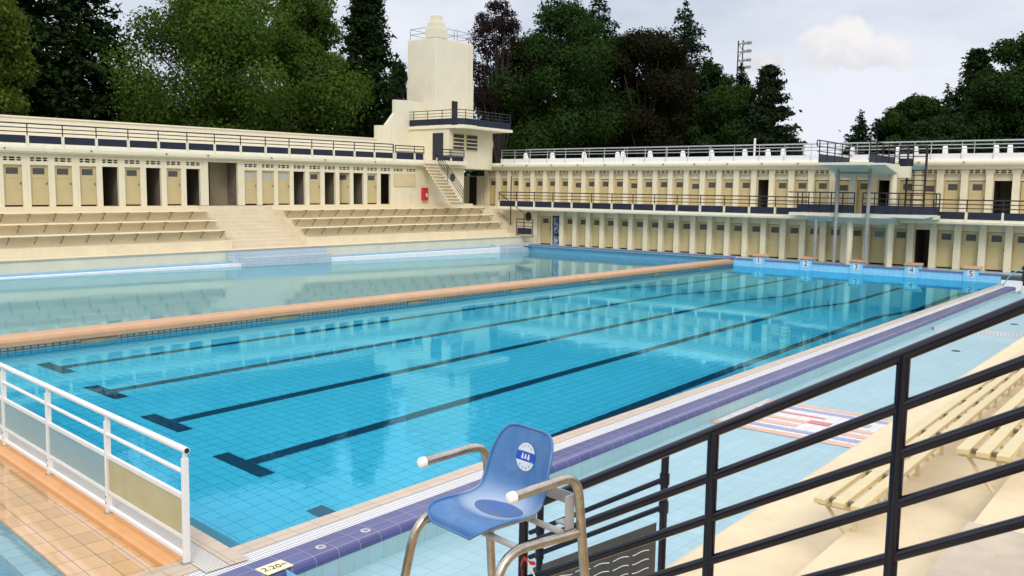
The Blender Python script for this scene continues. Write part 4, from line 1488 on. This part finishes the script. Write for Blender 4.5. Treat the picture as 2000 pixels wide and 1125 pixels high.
b.build('sticker', [plate_w, sb, srf('sticker_grey', (.35, .40, .55), .5, .03, 4.0)], chair)


def rounded(pts, r, n=7):
    """polyline with its corners rounded"""
    P = [Vector(p) for p in pts]
    out = [P[0]]
    for a, c, d in zip(P[:-2], P[1:-1], P[2:]):
        l = min(r, (a - c).length * .49, (d - c).length * .49)
        p0, p1 = c + (a - c).normalized() * l, c + (d - c).normalized() * l
        for k in range(n + 1):
            t = k / n
            out.append(p0 * (1 - t) ** 2 + c * 2 * t * (1 - t) + p1 * t * t)
    return out + [P[-1]]


FZ = .95 - O_.z
for sg in (-1, 1):
    MB().tube(rounded([(sg * .35, -.36, FZ), (sg * .30, -.215, .175), (sg * .30, .15, .155)], .10), .0205, 16).build('arm_tube', steel, chair)
    MB().tube(rounded([(sg * .30, -.225, -.085), (sg * .28, .20, -.075), (sg * .37, .42, FZ)], .14), .0205, 16).build('leg_tube', steel, chair)
    cb = MB().tube([(sg * .30, .145, .1553), (sg * .30, .168, .1541)], .0235, 16)
    cb.ball((sg * .30, .168, .1541), .0235, 0, 14, 8, (1, .55, 1))
    cb.build('arm_cap', capw, chair)
    MB().box(sg * .264 - .004, sg * .264 + .004, -.235, -.185, -.075, .075).build('side_plate', grey_p, chair)
b = MB()
for y in (-.16, .10):
    b.tube([(-.27, y, -.075), (.27, y, -.075)], .014, 10)
b.box(-.10, .10, -.17, .12, -.062, -.046)
b.build('seat_support', grey_p, chair)
b = MB()
b.box(-.262, .262, -.243, -.237, .02, .075)
b.box(-.262, -.20, -.237, -.19, -.06, -.05)
b.build('back_bar', grey_p, chair)
MB().tube([(-.345, .355, -.72), (.345, .355, -.72)], .018, 12).build('foot_bar', steel, chair)
MB().tube([(-.325, -.33, -.85), (.325, -.33, -.85)], .018, 12).build('rear_bar', steel, chair)

# ------------------------------------------------------------------ white fence with frosted panels
fence = thing('pool_fence', 'white tubular fence with frosted lower panels on the orange ledge at the near end', 'fence', EF)
m, nt, bs = new_mat('frosted_panel_grey')
bs.inputs['Base Color'].default_value = (.52, .64, .63, 1)
bs.inputs['Roughness'].default_value = .42
bs.inputs['Transmission Weight'].default_value = .72
bs.inputs['IOR'].default_value = 1.12
frost = m
m, nt, bs = new_mat('frosted_panel_olive')
tcn = N(nt, 'ShaderNodeTexCoord')
nz = N(nt, 'ShaderNodeTexNoise', i_Scale=3.0, i_Detail=4.0)
nt.links.new(tcn.outputs['Object'], nz.inputs['Vector'])
nt.links.new(mixc(nt, nz.outputs['Fac'], (.46, .40, .20), (.62, .57, .36)), bs.inputs['Base Color'])
bs.inputs['Roughness'].default_value = .4
bs.inputs['Transmission Weight'].default_value = .22
bs.inputs['IOR'].default_value = 1.12
olive = m
MIR[0] = True
posts_y = [0.0, 1.87, 3.72, 5.47, 7.25]
ZT = 1.15
ft = MB().tube([(0, -.05, ZT - .03), (0, 7.4, ZT - .03)], .033, 16)
ft.build('top_rail', white, fence)
MB().tube([(0, -.052, ZT - .03), (0, -.0505, ZT - .03)], .026, 16).build('tube_hollow_dark', ink, fence)  # black disc painted in for the shaded hollow of the open tube
MB().tube([(0, 0, .895), (0, 7.3, .895)], .022, 12).build('mid_rail', white, fence)
for k, y in enumerate(posts_y):
    pb = MB()
    pb.box(-.032, .032, -.022, .022, -.06 if k else -.01, ZT - .11)
    pb.box(-.018, .018, -.018, .018, ZT - .11, ZT - .055)
    o = pb.build('post', white, fence, T(0, -y, 0), .006)
    MB().box(-.055, .055, -.035, .035, -.02, .012).build('foot', greym, o)
    if k:
        bt = MB()
        for z in (.12, .19):
            bt.tube([(.033, 0, z), (.038, 0, z)], .010, 8)
        bt.build('bolt', blackm, o)
for k, (a, c) in enumerate(zip(posts_y[:-1], posts_y[1:])):
    MB().box(-.018, .018, a + .023, c - .023, .625, .675).build('panel_rail', white, fence, None, .004)
    MB().box(-.018, .018, a + .023, c - .023, .225, .262).build('panel_rail', white, fence, None, .004)
    MB().box(-.02, .02, a + .023, c - .023, .045, .085).build('foot_rail', white, fence, None, .004)
    MB().box(-.005, .005, a + .03, c - .03, .263, .624).build('frosted_panel', olive if k == 0 else frost, fence)

MIR[0] = False

# ------------------------------------------------------------------ trees
def leaves_mesh(name, P, Nn, size, rng, aspect=1.0, jit=.5):
    """one small four-sided leaf clump at every point"""
    n = len(P)
    d = Nn + rng.normal(0, jit, (n, 3))
    d /= np.linalg.norm(d, axis=1)[:, None] + 1e-9
    a = np.cross(d, rng.normal(0, 1, (n, 3)))
    a /= np.linalg.norm(a, axis=1)[:, None] + 1e-9
    b = np.cross(d, a)
    s = size * rng.uniform(.45, 1.45, (n, 1))
    a *= s
    b *= s * aspect
    bend = d * s * .25
    V = np.stack([P - a, P - b * .62 + bend, P + a, P + b * .62 + bend], 1).reshape(-1, 3)
    me = bpy.data.meshes.new(name)
    me.vertices.add(4 * n)
    me.vertices.foreach_set('co', V.astype(np.float32).ravel())
    me.loops.add(4 * n)
    me.loops.foreach_set('vertex_index', np.arange(4 * n, dtype=np.int32))
    me.polygons.add(n)
    me.polygons.foreach_set('loop_start', np.arange(0, 4 * n, 4, dtype=np.int32))
    me.update()
    me.validate()
    return me


def broadleaf(seed, h, r, n=9000, size=.30, low=.12, lobes=26, flat=1.0, gap=0.0):
    rng = np.random.default_rng(seed)
    C_, rad = [], []
    lobes = int(lobes * max(1, .42 * h / r) * 1.9)
    H = h * (1 - low)
    for k in range(lobes):
        f = rng.uniform(0.02, 1.0)
        env = math.sin(math.pi * min(max(.10 + .86 * f, 0), 1)) ** .62
        a = rng.uniform(0, 2 * math.pi)
        q = rng.uniform(.25, .98) * r * env
        C_.append((q * math.cos(a), q * math.sin(a), h * low + H * (.06 + .88 * f)))
        rad.append(r * rng.uniform(.13, .30) * (0.65 + .5 * env))
    C_.append((0, 0, h * .9))
    rad.append(r * .3)
    C_, rad = np.array(C_), np.array(rad)
    w = rad ** 2 / (rad ** 2).sum()
    k = rng.choice(len(C_), n, p=w)
    d = rng.normal(0, 1, (n, 3))
    d /= np.linalg.norm(d, axis=1)[:, None]
    u = rng.uniform(0, 1, (n, 1)) ** .30 * rng.uniform(.80, 1.25, (n, 1))
    P = C_[k] + d * rad[k][:, None] * u * np.array([1, 1, .85 * flat])
    P[:, 2] *= h / np.percentile(P[:, 2], 99.6)
    # twiggy clumps
    cl = rng.integers(0, n, n // 5)
    sel = rng.random(n) < .55
    near = P[cl[rng.integers(0, len(cl), n)]]
    P = np.where((sel & (np.linalg.norm(P - near, axis=1) < r * .16))[:, None], P * .35 + near * .65, P)
    return leaves_mesh('crown', P, d, size, rng), C_, rad


def conifer(seed, h, r, n=8000, size=.26, low=.06, droop=.25, taper=.95, upturn=0.0, layers=26, ragged=.2):
    rng = np.random.default_rng(seed)
    P, Nn = [], []
    nb_tot = []
    for k in range(layers):
        f = k / (layers - 1)
        z = h * (low + (1 - low) * f ** .85)
        L = r * ((1 - f) ** taper) + .12
        nb = max(4, int(10 * (1 - f) + 5))
        for j in range(nb):
            a = rng.uniform(0, 2 * math.pi)
            nb_tot.append((a, z + rng.uniform(-.3, .3), L * rng.uniform(1 - ragged * 2.2, 1 + ragged * .6)))
    Ls = np.array([b_[2] for b_ in nb_tot])
    cnt = np.maximum(4, (n * Ls / Ls.sum()).astype(int))
    for (a, z, L), c in zip(nb_tot, cnt):
        s = rng.uniform(0.08, 1, c) ** .75
        sp = (0.10 + .16 * L * (1 - s)) * rng.normal(0, 1, c)
        x = s * L
        zz = z - droop * L * s ** 1.4 + upturn * L * s ** 3 + rng.normal(0, .10 + .035 * L, c)
        P.append(np.stack([x * math.cos(a) - sp * math.sin(a), x * math.sin(a) + sp * math.cos(a), zz], 1))
        Nn.append(np.tile(np.array([[.25 * math.cos(a), .25 * math.sin(a), 1]]), (c, 1)))
    P, Nn = np.concatenate(P), np.concatenate(Nn)
    return leaves_mesh('crown', P, Nn, size, rng, .8, .55)


def pine(seed, h, r, n=7000, size=.26, low=.15, br=60, lean=0.0):
    """dark pine: bare spreading limbs ending in flat tufts"""
    rng = np.random.default_rng(seed)
    P, limbs = [], []
    for k in range(br):
        f = rng.uniform(0, 1)
        z = h * (low + (1 - low) * f)
        L = r * (1 - f ** 1.6) * rng.uniform(.55, 1.15) + .25
        a = rng.uniform(0, 2 * math.pi)
        tip = np.array([L * math.cos(a), L * math.sin(a), z + rng.uniform(.0, .28) * L])
        limbs.append(((0, 0, z - .1 * L), tuple(tip)))
        for s in (1.0, .78, .55, .35):
            c = max(6, int(n / br / 4))
            ctr = np.array([0, 0, z]) * (1 - s) + tip * s
            P.append(ctr + rng.normal(0, 1, (c, 3)) * np.array([.30, .30, .16]) * (r * .22 + .25))
    P = np.concatenate(P)
    return leaves_mesh('crown', P, np.tile([[0, 0, 1.0]], (len(P), 1)), size, rng, .6, .9), limbs


GZ = -.42


def tree(kind, name, label, px, py_top, D, r, seed, lm, group=None, **kw):
    p = at_depth(px, 380, D)
    q = at_depth(px, py_top, D)
    h = q.z - GZ
    t = thing(name, label, 'tree', T(p.x, p.y, GZ), group)
    if kind == 'broad':
        me, C_, rad = broadleaf(seed, h, r, **kw)
        b = MB()
        b.tube([(0, 0, 0), (.1, .05, h * .22), (-.05, .1, h * .45), (.0, 0, h * .8)], [.035 * h * .6 + .1, .025 * h * .6 + .08, .16, .05], 9)
        for c_ in C_[::2]:
            b.tube([(0, 0, min(h * .3, c_[2] * .6)), (c_[0] * .5, c_[1] * .5, c_[2] * .78), tuple(c_)], [.12, .07, .03], 5)
    elif kind == 'conifer':
        me = conifer(seed, h, r, **kw)
        b = MB().tube([(0, 0, 0), (0, 0, h * .5), (0, 0, h * .99)], [.016 * h + .08, .01 * h + .05, .02], 8)
    else:
        me, limbs = pine(seed, h, r, **kw)
        b = MB().tube([(0, 0, 0), (0.1, 0, h * .5), (0, 0, h * .98)], [.016 * h + .1, .01 * h + .08, .04], 8)
        for p0, p1 in limbs[::2]:
            b.tube([p0, p1], [.06, .02], 5)
    me.materials.append(lm)
    obj('crown', me, t)
    b.build('trunk', bark, t)
    return t


dkgreen = leaf_mat('dark_conifer_leaf', (.013, .027, .010), (.034, .056, .018), .15)
maple = leaf_mat('bright_maple_leaf', (.034, .068, .012), (.095, .145, .024), .3)
lime = leaf_mat('young_maple_leaf', (.055, .09, .012), (.13, .17, .03), .3)
midgreen = leaf_mat('mid_green_leaf', (.015, .034, .009), (.038, .068, .016), .25)
beech = leaf_mat('copper_beech_leaf', (.013, .014, .007), (.027, .024, .012), .2)
purple = leaf_mat('purple_plum_leaf', (.020, .013, .014), (.042, .024, .024), .2)
spruce = leaf_mat('spruce_needles', (.012, .028, .014), (.030, .052, .022), .12)
pinel = leaf_mat('pine_needles', (.014, .028, .013), (.034, .050, .022), .12)

tree('conifer', 'dark_conifer', 'dark dense conifer behind the left terrace at the picture edge', 45, -60, 54, 4.6, 1, dkgreen, n=32300, size=0.210, taper=.36, droop=.3, layers=40, ragged=.12)
tree('conifer', 'dark_conifer', 'dark dense conifer just left of the large bright maple', 165, -60, 57, 4.9, 2, dkgreen, n=32300, size=0.210, taper=.36, droop=.3, layers=40, ragged=.14)
tree('broad', 'maple_tree', 'yellow green maple branch crown cut by the left picture edge', -40, -60, 49, 3.4, 3, lime, n=31407, size=0.099, low=.45)
tree('broad', 'maple_tree', 'large bright green maple in the middle of the left tree line', 448, -16, 60, 7.5, 4, maple, n=95000, size=0.103, low=.18, lobes=44)
tree('broad', 'maple_tree', 'mid green maple right of the large bright maple', 590, -12, 64, 4.6, 5, maple, n=78517, size=0.103, low=.16, lobes=26)
tree('pine', 'dark_pine', 'tall dark pine behind the tower on its left', 715, -38, 70, 3.3, 6, dkgreen, n=28500, size=0.210, low=.10, br=190)
tree('conifer', 'dark_conifer', 'dark green cypress between the maple and the tall pine', 690, 70, 66, 2.2, 61, dkgreen, n=15200, size=0.175, taper=.6)
tree('broad', 'small_tree', 'small mid green tree peeping out left of the tower', 778, 130, 78, 1.6, 7, midgreen, n=15703, size=0.103, low=.3)
tree('broad', 'plum_tree', 'purple leaved tree with thin crown right behind the tower', 975, 12, 72, 2.9, 8, purple, n=19285, size=0.089, low=.45, lobes=16)
tree('broad', 'maple_tree', 'dense mid green broadleaf tree right of the tower', 1100, 25, 74, 6.2, 9, midgreen, n=95000, size=0.112, low=.12, lobes=36)
tree('broad', 'maple_tree', 'lower dark green broadleaf tree close to the tower foot', 990, 120, 76, 3.4, 91, midgreen, n=47110, size=0.112, low=.1)
tree('conifer', 'spruce_tree', 'dark spruce rising behind the dense green tree right of the tower', 1068, -30, 86, 5.2, 10, spruce, n=14000, size=.16, droop=.35, taper=.85, low=.4, layers=34)
tree('conifer', 'spruce_tree', 'narrow dark spruce tip left of the copper beech', 1160, -18, 84, 5.8, 11, spruce, n=20000, size=.16, droop=.42, ragged=.25, taper=.85, layers=36, low=.4)
tree('broad', 'beech_tree', 'brown leaved copper beech in the middle of the far tree line', 1255, 72, 74, 4.7, 12, beech, n=88986, size=0.107, low=.10, lobes=32)
tree('broad', 'maple_tree', 'dark green broadleaf tree between the copper beech and the dense green tree', 1185, 85, 76, 4.2, 121, midgreen, n=57579, size=0.107, low=.1)
tree('conifer', 'spruce_tree', 'spruce with open ragged boughs standing over the copper beech', 1325, 12, 80, 5.4, 13, spruce, n=22000, size=.16, droop=.26, ragged=.28, upturn=.14, layers=34, low=.4, taper=.85)
tree('broad', 'round_tree', 'small dark round crown under the ragged spruce', 1380, 128, 78, 2.3, 14, dkgreen, n=26172, size=0.103, low=0.4)
tree('broad', 'maple_tree', 'olive green low tree left of the floodlight mast', 1425, 172, 72, 3.3, 15, midgreen, n=47110, size=0.103, low=0.45)
tree('conifer', 'spruce_tree', 'short dark spruce directly below the floodlight mast', 1437, 132, 82, 3.0, 16, spruce, n=12000, size=.16, taper=.8, low=.4)
tree('pine', 'pine_tree', 'dark pine with side boughs at the open sky right of the mast', 1494, 138, 70, 2.5, 17, pinel, n=20900, size=0.175, low=0.3, br=150)
tree('broad', 'small_tree', 'small pale bush top behind the roof railing beside the pine', 1550, 272, 70, .9, 18, midgreen, n=2617, size=0.083, low=.6)
tree('conifer', 'small_spruce', 'low dark spruce at the left end of the right tree group', 1672, 226, 66, 2.0, 19, spruce, n=8000, size=.14, taper=.7, low=.4)
tree('conifer', 'small_spruce', 'low dark spruce second in the right tree group', 1708, 232, 68, 2.0, 20, spruce, n=8000, size=.14, taper=.7, low=.4)
tree('broad', 'oak_tree', 'green broadleaf tree with two rounded tops in the right tree group', 1776, 194, 66, 2.7, 21, midgreen, n=47110, size=0.099, low=0.5, lobes=18)
tree('conifer', 'thin_spruce', 'thin pale spruce between the two topped tree and the tall pine', 1838, 172, 74, 2.0, 22, spruce, n=6000, size=.15, ragged=.35, layers=26, taper=.8, low=.4)
tree('pine', 'pine_tree', 'tall dark pine left of the big tree at the right edge', 1890, 108, 68, 2.5, 23, dkgreen, n=17100, size=0.182, low=0.4, br=150)
tree('broad', 'oak_tree', 'big green broadleaf tree cut by the right picture edge', 2010, 68, 62, 4.1, 24, midgreen, n=88986, size=0.103, low=0.35, lobes=34)
tree('broad', 'oak_tree', 'lower dark broadleaf tree under the tall pine on the right', 1850, 228, 64, 2.6, 25, dkgreen, n=28789, size=0.099, low=0.5)

# dark undergrowth filling the foot of the far wood
rng = np.random.default_rng(99)
P = []
for px, top, D, n in [(u, 210 if u < 1560 else 250, 82, 700) for u in list(range(-60, 1500, 45)) + list(range(1740, 2080, 45))]:
    p = at_depth(px, 380, D)
    z1 = at_depth(px, top, D).z
    P.append(np.stack([rng.normal(p.x, 1.6, n), rng.normal(p.y, 1.6, n), rng.uniform(GZ, z1, n)], 1))
P = np.concatenate(P)
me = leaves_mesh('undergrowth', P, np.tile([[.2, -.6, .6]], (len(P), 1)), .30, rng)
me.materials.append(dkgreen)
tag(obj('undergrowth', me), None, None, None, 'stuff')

# ------------------------------------------------------------------ floodlight mast
p = at_depth(1434, 380, 105)
t = thing('floodlight_mast', 'tall lattice floodlight mast rising above the far trees', 'floodlight mast', T(p.x, p.y, GZ))
zt = at_depth(1434, 84, 105).z - GZ
b = MB()
for dx in (-.28, .28):
    b.tube([(dx, 0, 0), (dx, 0, zt)], .07, 6)
k = 0
z = 0
while z < zt - .8:
    b.tube([(-.28 if k % 2 else .28, 0, z), (.28 if k % 2 else -.28, 0, z + .8)], .035, 5)
    z += .8
    k += 1
b.build('lattice', blackm, t)
for z in (zt - .4, zt - 1.3, zt - 2.3, zt - 3.1):
    MB().tube([(-.2, 0, z), (1.35, -.1, z)], .05, 6).build('cross_arm', blackm, t)
    for x in (.5, .95, 1.3):
        MB().box(x - .13, x + .13, -.40, -.15, z - .16, z + .14).build('floodlight', polem, t)
